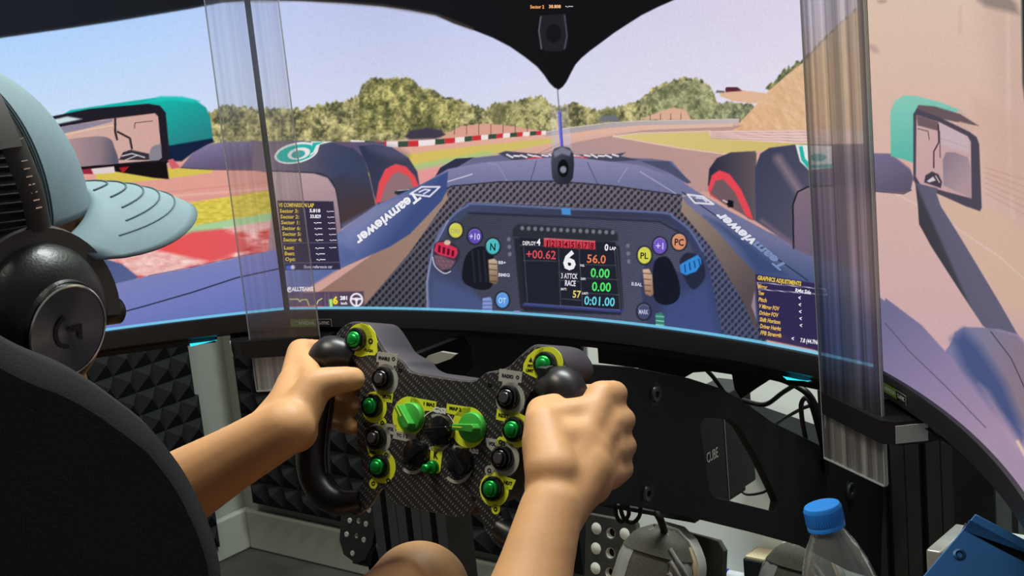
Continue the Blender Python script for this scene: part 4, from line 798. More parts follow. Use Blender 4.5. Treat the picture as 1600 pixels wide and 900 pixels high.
for q, r in (((1323, 766), .0095), ((1005, 770), .0075), ((1018, 615), .0075)):
    c = at(*q, 0, PX); mb = MB().lathe([(0, .0036), (r * .35, .0036), (r * .4, .006), (r * .85, .0066), (r, .0050), (r, .0034)], c, (1, 0, 0), 24)
    on_rig(mb.build('bolt', m_bolt, rig, 40)); on_rig(MB().cyl(c + Vector((.0045, 0, 0)), c + Vector((.0068, 0, 0)), r * .33, 6).build('hex_socket', m_black, rig)) if False else None
    on_rig(MB().lathe([(r * 1.05, .0036), (r * 1.35, .0036), (r * 1.35, .0046), (r * 1.05, .0046), (r * 1.05, .0036)], c, (1, 0, 0), 28).build('washer', m_black, rig, 40))
m_prof = mat('black_anodised_aluminium', (70, 74, 78), .42, metal=.3, var=.08)
def profile(x0, x1, y0, y1, z0, z1, nsl, name='upright', lab=None):
    # slotted extrusion: outline with T grooves on the wide faces
    p = []; w = (x1 - x0) / nsl; g = .0042; dp = .011
    for k in range(nsl):
        c = x0 + (k + .5) * w; p += [(x0 + k * w + (.0006 if k else 0), y0), (c - g, y0), (c - g, y0 + dp), (c + g, y0 + dp), (c + g, y0)]
        if k < nsl - 1: p += [(x0 + (k + 1) * w - .0012, y0), (x0 + (k + 1) * w, y0 + .0016), (x0 + (k + 1) * w + .0006, y0 + .0006)]
    p += [(x1, y0), (x1, y1)]
    for k in reversed(range(nsl)):
        c = x0 + (k + .5) * w; p += [(c + g, y1), (c + g, y1 - dp), (c - g, y1 - dp), (c - g, y1)]
    p += [(x0, y1)]
    return on_rig(MB().prism(p, z0, z1).build(name, m_prof, rig, label=lab))
profile(PX - .012, PX + .156, .335, .375, FZ + .04, -.12, 4, lab='slotted black upright on the right')
profile(-PX - .164, -PX - .004, .335, .375, FZ + .04, -.70, 4)
for sg in (-1, 1): on_rig(MB().box((sg * .2 - .02, -1.15, FZ), (sg * .2 + .02, .5, FZ + .08), bevel=.002).build('base_rail', m_prof, rig))
for y in (-1.1, -.5, .42): on_rig(MB().box((-.18, y, FZ + .005), (.18, y + .04, FZ + .075), bevel=.002).build('cross_rail', m_prof, rig))
profile(-.226, -.124, -.085, -.045, FZ + .08, -.31, 3, 'centre_post', 'slotted black post below the wheel')
on_rig(MB().box((-.235, -.12, FZ + .075), (-.115, -.045, FZ + .11), bevel=.002).build('post_foot', m_prof, rig))
# brackets that tie plates and rear uprights to the base
for sg in (-1, 1): on_rig(MB().box((sg * .19 - .03, .30, FZ + .06), (sg * .19 + .03, .34, FZ + .16), bevel=.002).build('corner_bracket', m_prof, rig))
# monitor stand behind the middle screen
ms = empty('monitor_stand', (0, .09, FZ), 'black metal stand and cross beam behind the middle monitor', 'monitor stand')
def on_ms(ob): ob.data.transform(Matrix.Translation((0, -.09, -FZ))); return ob
XZ = frame((0, .085, 0), (1, 0, 0), (0, 0, 1), (0, -1, 0))
def pq(px, py): P = at(px, py, 1, .085); return (P.x, P.z)
on_ms(plate('mounting_plate', [[pq(*q) for q in ((470, 470), (1330, 500), (1330, 606), (1290, 610), (1262, 604), (1230, 598), (1205, 592), (1180, 608), (1160, 622), (1150, 606), (1146, 584), (1112, 579), (1085, 581), (1066, 592), (1000, 592), (1000, 574), (938, 566), (936, 536), (910, 534), (905, 600), (880, 690), (640, 680), (560, 640), (520, 600), (480, 540))]], XZ, .006, .0006, m_blackm, ms, label='black mounting plate below the middle monitor'))
on_ms(MB().box((-.42, .06, -.16), (.42, .081, -.10), bevel=.002).build('cross_beam', m_prof, ms)); on_ms(MB().box((-.05, .04, -.14), (.05, .06, .08), bevel=.002).build('mounting_head', m_blackm, ms))
for x in (-.40, .34):
    on_ms(MB().box((x, .09, FZ), (x + .04, .13, -.1), bevel=.002).build('post', m_prof, ms)); on_ms(MB().box((x - .02, -.1, FZ), (x + .06, .3, FZ + .025), bevel=.002).build('foot', m_prof, ms))
# direct drive base
w_black = mat('satin_black_metal', (22, 23, 26), .38, metal=.4, var=.08)
# things seen through the gaps
bxe = empty('lettered_box', (.0, .30, 0), 'small black box with pale lettering seen through the side plate cut-out', 'box')
xb = .03
def pb(px, py, X=xb): return at(px, py, 0, X)
A, B_ = pb(1070, 645), pb(1172, 762); ybk = pb(1134, 700).y
mbx = MB().box((-.012, A.y, B_.z + .004), (xb, B_.y + .015, A.z - .004), bevel=.002); bxo = mbx.build('case', m_blackm, bxe); bxo.data.transform(Matrix.Translation((0, -.30, 0)))
bxe.location = (-.02, (A.y + B_.y) / 2, B_.z + .004)
bxo.data.transform(Matrix.Translation(Vector((0, .30, 0)) - bxe.location))
ln = MB().box((xb + .0002, ybk - .0006, B_.z - .0), (xb + .0006, ybk + .0006, A.z + .0)).build('seam_trim', mat('pale_grey_paint', (150, 152, 150), .5), bxe); ln.data.transform(Matrix.Translation(-bxe.location))
tm = frame(pb(1112, 711) + Vector((.0006, 0, 0)) - bxe.location, (0, 1, 0), (0, 0, 1), (1, 0, 0)); flat_text("CUBE", tm, .0115, mat('pale_lettering', (190, 190, 184), .5), bxe, bold=.0, width=.024)
bs = empty('box_shelf', bxe.location + Vector((0, 0, -.002)), 'black shelf bracket under the small lettered box', 'shelf')
MB().box((-.13, -.05, -.005), (.045, .06, 0)).build('shelf_board', m_blackm, bs); MB().box((-.132, -.04, -.1), (-.12, .04, 0)).build('bracket', m_blackm, bs)
# cables
m_cable = mat('cable_rubber', (14, 15, 17), .5, var=.05)
def cable(pts, r, label, name='cable', n=8): return tag(MB().tube(catmull(pts, 8, False), r, n).build(name, m_cable, None, 60), label, 'cable')
def C(px, py, y): P = at(px, py, 1, y); return tuple(P)
cable([C(1095, 570, .09), C(1115, 590, .1), C(1140, 625, .12), C(1158, 650, .16), C(1200, 700, .22), C(1240, 745, .26)], .0022, 'thin black cable running down behind the cut-out of the side plate')
cable([C(1160, 625, .2), C(1195, 632, .18), C(1225, 612, .14), C(1255, 596, .1), C(1300, 590, .08), C(1330, 600, .08)], .0026, 'black cable sagging under the middle monitor beside the lens clamp')
cable([C(1200, 585, .1), C(1235, 598, .12), C(1262, 615, .12), C(1276, 640, .14), C(1283, 670, .16), C(1288, 700, .18), C(1290, 740, .2)], .0034, 'thick black cable bending down behind the right lens clamp')
cable([C(1213, 662, .26), C(1232, 650, .22), C(1262, 635, .17), C(1300, 630, .14)], .0020, 'thin black cable crossing the grey ledge towards the lens clamp')
cable([C(1262, 700, .2), C(1254, 660, .18), C(1252, 632, .16), C(1260, 622, .15), C(1270, 640, .15), C(1283, 690, .18), C(1290, 720, .2)], .0026, 'black looped cable hanging beside the silvery lens foot')
lp = [C(*q, .02) for q in ((960, 780), (963, 805), (972, 815), (982, 805), (980, 790), (970, 792), (975, 810), (988, 817), (999, 806), (1000, 788), (992, 782))]
cable(lp, .0022, 'bundled loops of black cable hanging under the side plate above the brake pedal', 'cable_bundle')
cable([C(1024, 798, .1), C(1032, 812, .1), C(1038, 830, .11), C(1039, 834, .11)], .0040, 'short thick black cable end poking down under the side plate', 'cable_stub')
cable([C(1150, 756, .3), C(1165, 772, .3), C(1190, 770, .3), C(1205, 762, .3)], .0016, 'thin black cable looped under the lettered box')
ledge = MB().hexa([tuple(at(*q, 1, .60)) for q in ((1148, 620), (1310, 676), (1310, 745), (1148, 700))] + [tuple(at(*q, 1, .56)) for q in ((1148, 620), (1310, 676), (1310, 745), (1148, 700))]).build('grey_panel', mat('dark_grey_laminate', (70, 76, 80), .6, var=.06))
tag(ledge, 'dark grey slanted panel behind the side plate against the whiteboard', 'panel')
pbk = MB(); pts_ = [(664, 563), (671, 555), (690, 549), (714, 553), (706, 560), (684, 568)]; pbk.prism([tuple((lambda P: (P.x, P.z))(at(*q, 1, -.075))) for q in pts_], -.002, .002, frame((0, -.075, 0), (1, 0, 0), (0, 0, 1), (0, -1, 0)))
on_rig(pbk.build('pale_piece', mat('pale_grey_tone', (168, 170, 162), .6, var=.04), rig, label='pale grey piece'))  # pale piece added for an unidentified bright patch, joined to nothing
# ------------------------------------------------------------------ steering wheel
WO = Vector((.05, -.26526, -.20942)); _t, _p, _y = .3, .05, .1
_r = Vector((1, 0, 0)); _u = Vector((0, math.sin(_t), math.cos(_t))); Zr = Matrix.Rotation(_y, 3, 'Z'); _r = Zr @ _r; _u = Zr @ _u
WRX = _r * math.cos(_p) - _u * math.sin(_p); WUX = _u * math.cos(_p) + _r * math.sin(_p); WN = WRX.cross(WUX)
WM = frame(WO, WRX, WUX, WN); WI = WM.inverted()
def wl(px, py, n=0.):                     # pixel -> wheel frame at height n (metres towards the driver)
    d = Vector(ray(px, py)); t = ((WO + WN * n - Vector(CAM)).dot(WN)) / d.dot(WN); return WI @ (Vector(CAM) + t * d)
wh = empty('steering_wheel', WM, 'black carbon formula-style steering wheel with green and black buttons, held by the driver', 'steering wheel')
def carbon_mat():
    mt = bpy.data.materials.new('carbon_weave'); mt.use_nodes = True; nt = mt.node_tree; N, L = nt.nodes, nt.links; b = N['Principled BSDF']
    tc = N.new('ShaderNodeTexCoord'); mp = N.new('ShaderNodeMapping'); mp.inputs['Rotation'].default_value = (0, 0, math.radians(32)); L.new(tc.outputs['Object'], mp.inputs[0])
    sp = N.new('ShaderNodeSeparateXYZ'); L.new(mp.outputs[0], sp.inputs[0])
    def sine(out, k, off=0):
        a = N.new('ShaderNodeMath'); a.operation = 'MULTIPLY_ADD'; a.inputs[1].default_value = k; a.inputs[2].default_value = off; L.new(out, a.inputs[0]); s_ = N.new('ShaderNodeMath'); s_.operation = 'SINE'; L.new(a.outputs[0], s_.inputs[0]); return s_.outputs[0]
    a = sine(sp.outputs[0], 2300); c = sine(sp.outputs[1], 1150); mn = N.new('ShaderNodeMath'); mn.operation = 'MINIMUM'; L.new(a, mn.inputs[0]); L.new(c, mn.inputs[1])
    nz = N.new('ShaderNodeTexNoise'); nz.inputs['Scale'].default_value = 14; L.new(tc.outputs['Object'], nz.inputs['Vector'])
    ad = N.new('ShaderNodeMath'); ad.operation = 'MULTIPLY_ADD'; ad.inputs[1].default_value = .9; L.new(nz.outputs['Fac'], ad.inputs[0]); L.new(mn.outputs[0], ad.inputs[2])
    rp = N.new('ShaderNodeValToRGB'); e = rp.color_ramp.elements; e[0].position = .72; e[0].color = (.016, .016, .017, 1); e[1].position = 1.15 if False else 1.0; e[1].color = (.13, .13, .125, 1); L.new(ad.outputs[0], rp.inputs[0])
    L.new(rp.outputs[0], b.inputs['Base Color']); b.inputs['Roughness'].default_value = .42; b.inputs['Coat Weight'].default_value = .25; b.inputs['Coat Roughness'].default_value = .3
    bp = N.new('ShaderNodeBump'); bp.inputs['Strength'].default_value = .2; bp.inputs['Distance'].default_value = .0004; L.new(mn.outputs[0], bp.inputs['Height']); L.new(bp.outputs[0], b.inputs['Normal']); return mt
m_carb = carbon_mat()
m_body = mat('anodised_grey_housing', (62, 58, 64), .55, metal=.25, var=.08, bump=.1, bscale=1500)
m_rub = mat('black_moulded_grip', (22, 22, 24), .36, var=.1, nscale=30)
m_lime = mat('lime_sticker', (214, 226, 50), .5, var=.03); m_gry = mat('pale_grey_sticker', (160, 162, 156), .5, var=.03)
m_ink = mat('black_ink', (18, 18, 16), .5); m_inkw = mat('white_ink', (216, 218, 214), .5)
m_green = mat('green_anodised', (22, 150, 62), .28, metal=.55, var=.05); m_knobg = mat('green_knob', (70, 168, 66), .38, metal=.3, var=.05); m_gloss = mat('gloss_black', (16, 16, 18), .16, var=.02, coat=.5)
m_btn = mat('dark_button_face', (72, 72, 78), .4, metal=.3, var=.04)
MMM = .001
# outline of the face plate (mm, wheel frame), symmetric about u = -4
half = [(8, 31), (26, 31.5), (34, 33), (41, 39), (47, 41.5), (60, 44), (68, 51), (76, 59), (88, 66.5), (97, 67.5), (107, 65), (115, 57), (118, 48), (112, 40), (98, 36), (88, 30), (84, 18), (83, 0), (83, -15), (81, -30), (77, -42), (72, -54), (69, -62), (72, -72), (82, -80), (86, -90), (74, -96), (60, -86), (52, -72), (46, -68), (41, -75), (35, -79.5), (18, -80)]
S_ = lambda q: (q[0] * MMM - .004, q[1] * MMM)
full = [S_(q) for q in half] + [(-.008 - S_(q)[0], S_(q)[1]) for q in reversed(half)]
full = catmull(full, 4)
plate('face_plate', [full], Matrix.Translation((0, 0, -.0015)), .0035, .0005, m_carb, wh, label='woven carbon face plate')
back = [S_(q) for q in [(8, 33), (26, 33), (36, 36), (42, 41), (52, 44), (62, 48), (72, 58), (84, 68), (97, 69), (107, 66.5), (116, 58), (118, 48), (110, 40), (94, 34), (82, 28), (76, 10), (74, -15), (68, -40), (60, -60), (46, -68), (35, -78), (18, -79)]]
backf = catmull(back + [(-.008 - x, y) for x, y in reversed(back)], 4)
plate('housing', [backf], Matrix.Translation((0, 0, -.0235)), .040, .002, m_body, wh, label='deep grey housing behind the plate')
# grips: horn at the top, D-shaped handle below
def Wx(sg, u): return -.004 + sg * u
for sg in (-1, 1):
    path = [(.098, .036, -.006), (.108, .038, -.002), (.118, .037, .002), (.1255, .029, .002), (.1265, .014, .0), (.1275, -.012, .0), (.129, -.035, .0), (.1275, -.055, 0), (.121, -.072, 0), (.108, -.084, 0), (.094, -.088, -.002), (.082, -.086, -.003), (.070, -.082, -.003)]
    rad = [.012, .0165, .0185, .0165, .0135, .0142, .0155, .0158, .0152, .0142, .0125, .0108, .009]
    pts = catmull([(Wx(sg, a), b, c) for a, b, c in path], 5, False); rr = np.interp(np.linspace(0, len(path) - 1, len(pts)), range(len(path)), rad)
    hb = MB().tube(pts, list(rr), 20, rb=list(rr * .95)); o = hb.build('grip', m_rub, wh, 60, label='moulded black grip'); 
    # raised inner seam
    seam = [(Wx(sg, a - r * .98), b, .002) for (a, b, c), r in list(zip(path, rad))[4:10]]
    MB().tube(catmull(seam, 5, False), .0009, 6).build('grip_seam', m_gloss, wh, 60)
# shift paddles behind
for sg in (-1, 1): plate('shift_paddle', [catmull([(Wx(sg, .06), .02), (Wx(sg, .10), .03), (Wx(sg, .125), .012), (Wx(sg, .12), -.012), (Wx(sg, .08), -.02), (Wx(sg, .06), -.012)], 4)], Matrix.Translation((0, 0, -.052)), .003, .0005, m_carb, wh)
def disc(name, c, r, z0, z1, m, parent=None, bev=.0, n=32): return MB().cyl((c[0], c[1], z0), (c[0], c[1], z1), r, n, bev).build(name, m, parent or wh, 40)
def sticker_plate(name, c, r, tabs, m, z=.0004):
    loops_mb = MB(); th = .0005
    loops_mb.cyl((c[0], c[1], z - .0002), (c[0], c[1], z + th), r, 36)
    for tb in tabs: loops_mb.prism([(c[0] + x * MMM, c[1] + y * MMM) for x, y in tb], z - .0002, z + th)
    return loops_mb.build(name, m, wh)
def T2(body, x, y, h, m=None, w=None, bold=.03, z=.0011, ang=0): return flat_text(body, Matrix.Translation((x * MMM, y * MMM, z)) @ Matrix.Rotation(math.radians(ang), 4, 'Z'), h * MMM, m or m_ink, wh, bold=bold, width=w and w * MMM)
def rtab(x0, y0, x1, y1, r=1.2):
    o = []
    for cx, cy, a in ((x1 - r, y1 - r, 0), (x0 + r, y1 - r, 90), (x0 + r, y0 + r, 180), (x1 - r, y0 + r, 270)):
        for k in range(4): t = math.radians(a + 30 * k); o.append((cx + r * math.cos(t), cy + r * math.sin(t)))
    return o
def rnd(cx, cy, r, n=14): return [(cx + r * math.cos(2 * math.pi * k / n), cy + r * math.sin(2 * math.pi * k / n)) for k in range(n)]
def button(px, py, green, stk, tabs, texts, icons=()):
    c = wl(px, py, .006); sx = .0; x, y = c.x, c.y
    sticker_plate('button_sticker', (x + stk[0] * MMM, y + stk[1] * MMM), stk[2] * MMM, [[(a - stk[0], b - stk[1]) for a, b in t_] for t_ in tabs], m_lime if green else m_gry)
    b = MB().lathe([(.0104, .0004), (.0104, .0035), (.0097, .0052), (.0082, .0058), (.0075, .0050), (.0073, .0030), (0, .003)], (x, y, 0), (0, 0, 1), 36).build('button_bezel', m_gloss, wh, 40, label='gloss black button bezel')
    cp = MB().lathe([(.0069, .003), (.0069, .0062), (.0062, .0072), (.0046, .0074), (.0044, .0088), (.0038, .0094), (0, .0094)], (x, y, 0), (0, 0, 1), 30).build('button_cap', m_green if green else m_gloss, wh, 50, label='green button cap' if green else 'dark button cap')
    if not green: MB().lathe([(.0043, .0090), (.0040, .0097), (0, .0097)], (x, y, 0), (0, 0, 1), 24).build('button_face', m_btn, wh, 50)
    for body, dx, dy, h, w in texts: T2(body, x * 1000 + dx, y * 1000 + dy, h, None, w)
    for dx, dy, r in icons: MB().lathe([(r * MMM * .45, .0011), (r * MMM, .0011)], (x + dx * MMM, y + dy * MMM, 0), (0, 0, 1), 14).build('icon', m_ink, wh)
button(552, 530, True, (2.5, 0, 14), [[(2, 14.5), (11, 13.5), (18, 8.5), (22, 0), (23.5, -8), (21, -11.5), (14, -12), (8, -14), (2, -14.5)]], [('FLASH', 14, -8, 2.3, 9)], [(15, 0, 2.6)])
button(594, 591, False, (1.5, -1.5, 13.8), [[(-10, 22), (12, 22), (12, 12), (9, 12), (9, 8), (-7, 8), (-7, 13), (-10, 13)]], [('ENABLE', -2, 17, 2.8, 12)], [(8, 17.5, 1.8)])
button(577, 634, True, (1.5, -1.0, 13.4), [[(2, 14), (20, 14), (20, 5), (11, 5), (11, -4), (2, -4)], rnd(12, -13, 4.4)], [('MUTE', 14, 9.5, 2.8, 9)], [(12, -13, 2)])
button(583, 684, False, (1.5, -1.0, 13.4), [[(2, 13.5), (20, 13.5), (17, 5), (11, 5), (11, -4), (2, -4)], rnd(12, -13, 4.4)], [('VOL', 13.5, 9.5, 2.8, 7)], [(12, -13, 2)])
button(588, 729, True, (2.5, 0, 14), [[(-16, 14), (2, 14), (2, 6), (-8, 5), (-13, 8)], rnd(-5, -15.5, 4.4)], [('PREV', -9, 10.5, 2.6, 8)], [(-5, -15.5, 2)])
button(848, 569, True, (1.5, 0, 14.2), [[(-4, 13.6), (-12, 10.5), (-18, 5), (-21, -2), (-21, -8), (-14, -10.5), (-4, -12.8)]], [('PIT', -14.5, -3, 2.3, 5), ('LIMIT', -14.5, -6.6, 2.3, 7), ('▲', -14.5, 2, 3, 3.6)])
button(790, 621, False, (1.5, -1.5, 13.8), [[(-12, 22), (10, 22), (10, 13), (7, 13), (7, 8), (-8, 8), (-8, 12), (-12, 12)]], [('RADIO', -3.5, 17, 2.8, 11)], [(6, 17, 1.6)])
button(799, 671, True, (1.5, -.5, 13.8), [[(-19, 14), (3, 14), (3, 3), (-9, 5), (-19, 5.5)], rnd(-12, -12, 4.4)], [('RESET', -12, 9.6, 2.8, 10)], [(-12, -12, 2)])
button(781, 716, False, (1.5, -.5, 13.8), [[(-19, 14), (3, 14), (3, 4), (-12, 4), (-17, 7)], rnd(-12, -12, 4.4)], [('VOL', -12, 10, 2.8, 7)], [(-12, -12, 2)])
button(766, 764, True, (.5, -.5, 14), [[(0, 13.5), (20, 10), (17, 2), (10, 1), (0, 0)], rnd(4, -16, 4.2)], [('NEXT', 13, 6.8, 2.6, 8)], [(4, -16, 1.9)])
# inner switch panel
pl = catmull([(-.056, .012), (-.046, .015), (.0, .013), (.034, .012), (.046, .006), (.047, -.012), (.040, -.024), (.034, -.052), (.02, -.056), (-.03, -.055), (-.042, -.05), (-.045, -.026), (-.057, -.014)], 4)
plate('switch_panel', [pl], Matrix.Translation((0, 0, .0002)), .0008, .0001, mat('panel_black', (20, 20, 22), .45, var=.05), wh)
def ringarc(name, c, r0, r1, a0, a1, m, z=.0012):
    P = [[(c[0] + math.cos(math.radians(a)) * r, c[1] + math.sin(math.radians(a)) * r, z) for r in (r0, r1)] for a in np.linspace(a0, a1, 30)]
    MB().grid(P).build(name, m, wh)
def knob(px, py, r, m, ang, edge, lab, hz=.0115, bar=(.0065, .0135), nn=.010):
    c = wl(px, py, nn); x, y = c.x, c.y
    MB().lathe([(r * 1.02, .0006), (r, .0045), (r * .94, .0062), (r * .6, .0072), (0, .0074)], (x, y, 0), (0, 0, 1), 40).build('knob_base', m, wh, 40, label=lab)
    R = Matrix.Translation((x, y, 0)) @ Matrix.Rotation(math.radians(ang), 4, 'Z'); w, L_ = bar
    gp = MB(); pts = [(-L_ * .75, -w * .6), (L_, -w * .42), (L_ * 1.02, w * .42), (-L_ * .75, w * .6), (-L_ * .95, 0)]
    gp.prism([(a, b) for a, b in pts], .005, hz, R); g = gp.build('knob_grip', m, wh); bv = g.modifiers.new('b', 'BEVEL'); bv.width = .0008; bv.segments = 2
    me = eval_mesh(g); g.modifiers.clear(); g.data = me
    MB().prism([(L_ * .1, -.0005), (L_ * .95, -.0005), (L_ * .95, .0005), (L_ * .1, .0005)], hz + .0001, hz + .0004, R).build('knob_mark', edge, wh)
    return x, y
x, y = wl(640, 650, .0).xy; sticker_plate('knob_sticker', (x - .0005, y - .0005), .0168, [[(0, 16.6), (27, 16), (27, 8), (16, 7), (14, -4), (0, -4)]], m_lime)
T2('1 BIAS', x * 1000 + 19, y * 1000 + 12.5, 2.7, None, 12)
knob(634, 652, .0124, m_knobg, 130, m_lime, 'green rotary knob base', .016, (.0058, .0112))
x, y = wl(733, 668, .0).xy; sticker_plate('knob_sticker', (x, y), .0168, [[(-24, 16.6), (0, 16.6), (0, 6), (-10, 8), (-24, 9)]], m_lime)
T2('MAP 2', x * 1000 - 15, y * 1000 + 13.5, 2.7, None, 12)
knob(730, 668, .0124, m_knobg, 184, m_lime, 'green rotary knob base', .016, (.0058, .0112))
x, y = wl(684, 676, 0).xy; ringarc('dial_ring', (x, y), .0134, .0158, -115, 120, m_gry); ringarc('dial_arc', (x, y), .0182, .0190, 100, 185, m_inkw); ringarc('dial_arc', (x, y), .0182, .0190, 20, 62, m_inkw)
knob(681, 673, .0128, m_gloss, 190, m_black, 'black rotary knob base', .0095, (.006, .0125))
T2('0', x * 1000 + 19, y * 1000 - 9, 3.2, m_inkw)
x, y = wl(645, 712, 0).xy; ringarc('dial_ring', (x, y), .0128, .0156, -120, 110, m_gry); MB().prism([(x - .022, y + .0185), (x + .002, y + .018), (x + .001, y + .0145), (x - .008, y + .011), (x - .022, y + .0115)], .0006, .0011).build('knob_sticker', m_gry, wh); T2('TC 1 2', x * 1000 - 12.5, y * 1000 + 15.2, 2.6, None, 12)
knob(643, 709, .0122, m_gloss, 225, m_black, 'black rotary knob base', .0095, (.006, .0125))
x, y = wl(715, 726, 0).xy; ringarc('dial_ring', (x, y), .0128, .0156, -125, 115, m_gry); T2('ABS', x * 1000 + 15, y * 1000 + 13.5, 3.6, m_inkw, 10)
knob(711, 722, .0122, m_gloss, 130, m_black, 'black rotary knob base', .0095, (.006, .0125))
T2('GSI', wl(688, 641, 0).x * 1000, wl(688, 641, 0).y * 1000, 4.2, m_inkw, 13, bold=.06)
x, y = wl(679, 729, 0).xy
MB().prism([(x + a * MMM, y + b * MMM) for a, b in rtab(-5, -5, 7, 17, 3)], .0006, .0012).build('toggle_sticker', m_lime, wh); T2('K', x * 1000 + 1, y * 1000 + 10, 5.5, None, 4.5, bold=.05, z=.0014)
tg = MB().lathe([(.0056, .0012), (.0056, .005), (.0046, .0062), (.0026, .0066), (.0022, .009), (.0034, .0105), (.0036, .0130), (.0026, .0142), (0, .0144)], (x, y, 0), (-.05, -.1, 1), 20).build('toggle_switch', m_green, wh, 45, label='small green toggle switch')
for px, py in ((626, 578), (766, 601), (608, 751), (741, 778), (535, 527), (866, 584), (572, 663), (787, 693)):
    q = wl(px, py, 0); MB().lathe([(.0022, .0004), (.0022, .0010), (.0016, .0014), (.0011, .0014), (.0011, .0006), (0, .0006)], (q.x, q.y, 0), (0, 0, 1), 14).build('screw', w_black, wh, 40)
# quick release, shaft and motor
wbz = empty('wheel_base', WM @ Matrix.Translation((-.004, 0, -.30)), 'black cylindrical direct-drive wheel base behind the steering wheel', 'wheel base')
MB().lathe([(0, .005), (.044, .005), (.047, .01), (.047, .16), (.042, .17), (.034, .17), (.030, .19), (.030, .22), (.022, .222), (.022, .2545), (0, .2545)], (0, 0, 0), (0, 0, 1), 40).build('motor_housing', w_black, wbz, 35)
MB().box((-.05, -.06, .04), (.10, .03, .10), bevel=.004).build('mounting_block', m_blackm, wbz)

# ------------------------------------------------------------------ pedals
m_ped = mat('brushed_pedal_plate', (84, 84, 80), .42, metal=.5, var=.15, nscale=60, stretch=(1, 1, 8)); m_pedd = mat('dark_pedal_plate', (60, 61, 60), .42, metal=.65, var=.12); m_pad = mat('polished_stud', (232, 234, 226), .3, metal=.0, var=.03)
pdk = MB().box((-.46, .03, -.755), (.13, .33, -.74), bevel=.002).build('pedal_deck', m_blackm, None); tag(pdk, 'black deck plate carrying the pedals under the wheel', 'pedal deck')
for x in (-.40, .12): pass
def pedal(label, name, pxs, Y, wdt, hgt, tilt, poly, holes, mplate, arm_x, studs=True, rim=True):
    c = at(*pxs, 1, Y); R = Matrix.Translation(c) @ Matrix.Rotation(-tilt, 4, 'X') @ frame((0, 0, 0), (1, 0, 0), (0, 0, 1), (0, -1, 0))
    root = empty(name, R, label, 'pedal', None)
    loops = [catmull(poly, 1)] if False else [poly]; 
    hl = [[(hx + r * math.cos(t_), hy + r * math.sin(t_)) for t_ in np.linspace(0, 2 * math.pi, 17)[:-1]] for hx, hy, r, kind in holes if kind == 'h']
    plate('foot_plate', loops + hl, Matrix.Identity(4), .006, .001, mplate, root)
    for hx, hy, r, kind in holes:
        if kind == 'p': MB().lathe([(r, .003), (r * .9, .0050), (r * .45, .0055), (r * .3, .0042), (0, .0042)], (hx, hy, 0), (0, 0, 1), 18).build('stud', m_pad, root, 50)
        if kind == 'c': MB().lathe([(r, .003), (r * .97, .0040), (r * .5, .0050), (0, .0052)], (hx, hy, 0), (0, 0, 1), 18).build('stud', m_pad, root, 30)
        if kind == 'h': MB().lathe([(r, -.0031), (r, .0031), (r * .93, .0033), (r * .8, -.002)], (hx, hy, 0), (0, 0, 1), 18).build('hole_rim', m_pad if rim else m_black, root, 50)
    MB().hexa([(-.012, -hgt * .45, -.012), (.012, -hgt * .45, -.012), (.012, -hgt * .45, -.0032), (-.012, -hgt * .45, -.0032)] + [(-.012, hgt * .45, -.012), (.012, hgt * .45, -.012), (.012, hgt * .45, -.0032), (-.012, hgt * .45, -.0032)]).build('backing', m_blackm, root)
    Rl = R.inverted(); foot = Vector((c.x + arm_x, c.y + .06, -.739)); 
    MB().tube([Rl @ Vector((c.x, c.y + .012, c.z - hgt * .1)), Rl @ ((Vector(c) + foot) / 2), Rl @ foot], [.011, .012, .013], 4).build('arm', m_blackm, root); MB().box((-.03, -.04, .0), (.03, .06, .03), Rl @ Matrix.Translation(foot), bevel=.003).build('pivot_bracket', m_blackm, root)
    return root
cp = [(-.030, .030), (.0, .037), (.024, .047), (.034, .042), (.026, -.012), (.016, -.032), (.0, -.040), (-.022, -.032), (-.031, -.014)]
pedal('small black-grey clutch pedal with silver studs at far left under the wheel', 'clutch_pedal', (562, 833), .10, .07, .09, .25, [(x * 1.0, y * .95) for x, y in cp], [(-.014, .014, .0038, 'p'), (.000, .016, .0038, 'h'), (.014, .014, .0038, 'p'), (-.018, -.004, .0038, 'p'), (-.002, -.003, .0034, 'h'), (.012, -.006, .0038, 'p'), (.018, .032, .0038, 'p'), (-.006, -.026, .0038, 'p')], m_pedd, 0)
hb_ = [(x, .062 - k * .0225, .0070, 'c') for k in range(6) for x in (-.019, .019)] + [(0, .060 - k * .0225, .0062, 'h') for k in range(6)]
br = pedal('tall silver brake pedal plate with two rows of bright holes beside the right forearm', 'brake_pedal', (955, 915), .115, .07, .15, .18, rtab(-34, -75, 34, 77, 5) and [(a * .001, b * .001) for a, b in rtab(-34, -75, 34, 77, 5)], hb_, m_ped, 0)
pedal('silver throttle pedal plate behind the left shoe', 'throttle_pedal', (1088, 935), .17, .07, .15, .18, [(a * .001, b * .001) for a, b in ((-34, -70), (34, -70), (36, 60), (28, 70), (-30, 74))], [(.0, .056, .0066, 'h'), (-.016, .056, .0066, 'h'), (0, .03, .006, 'h')], m_ped, 0)
for x in (-.42, .08): 
    o = MB().box((x, .2, FZ), (x + .04, .24, -.755)).build('deck_post', m_prof, pdk)
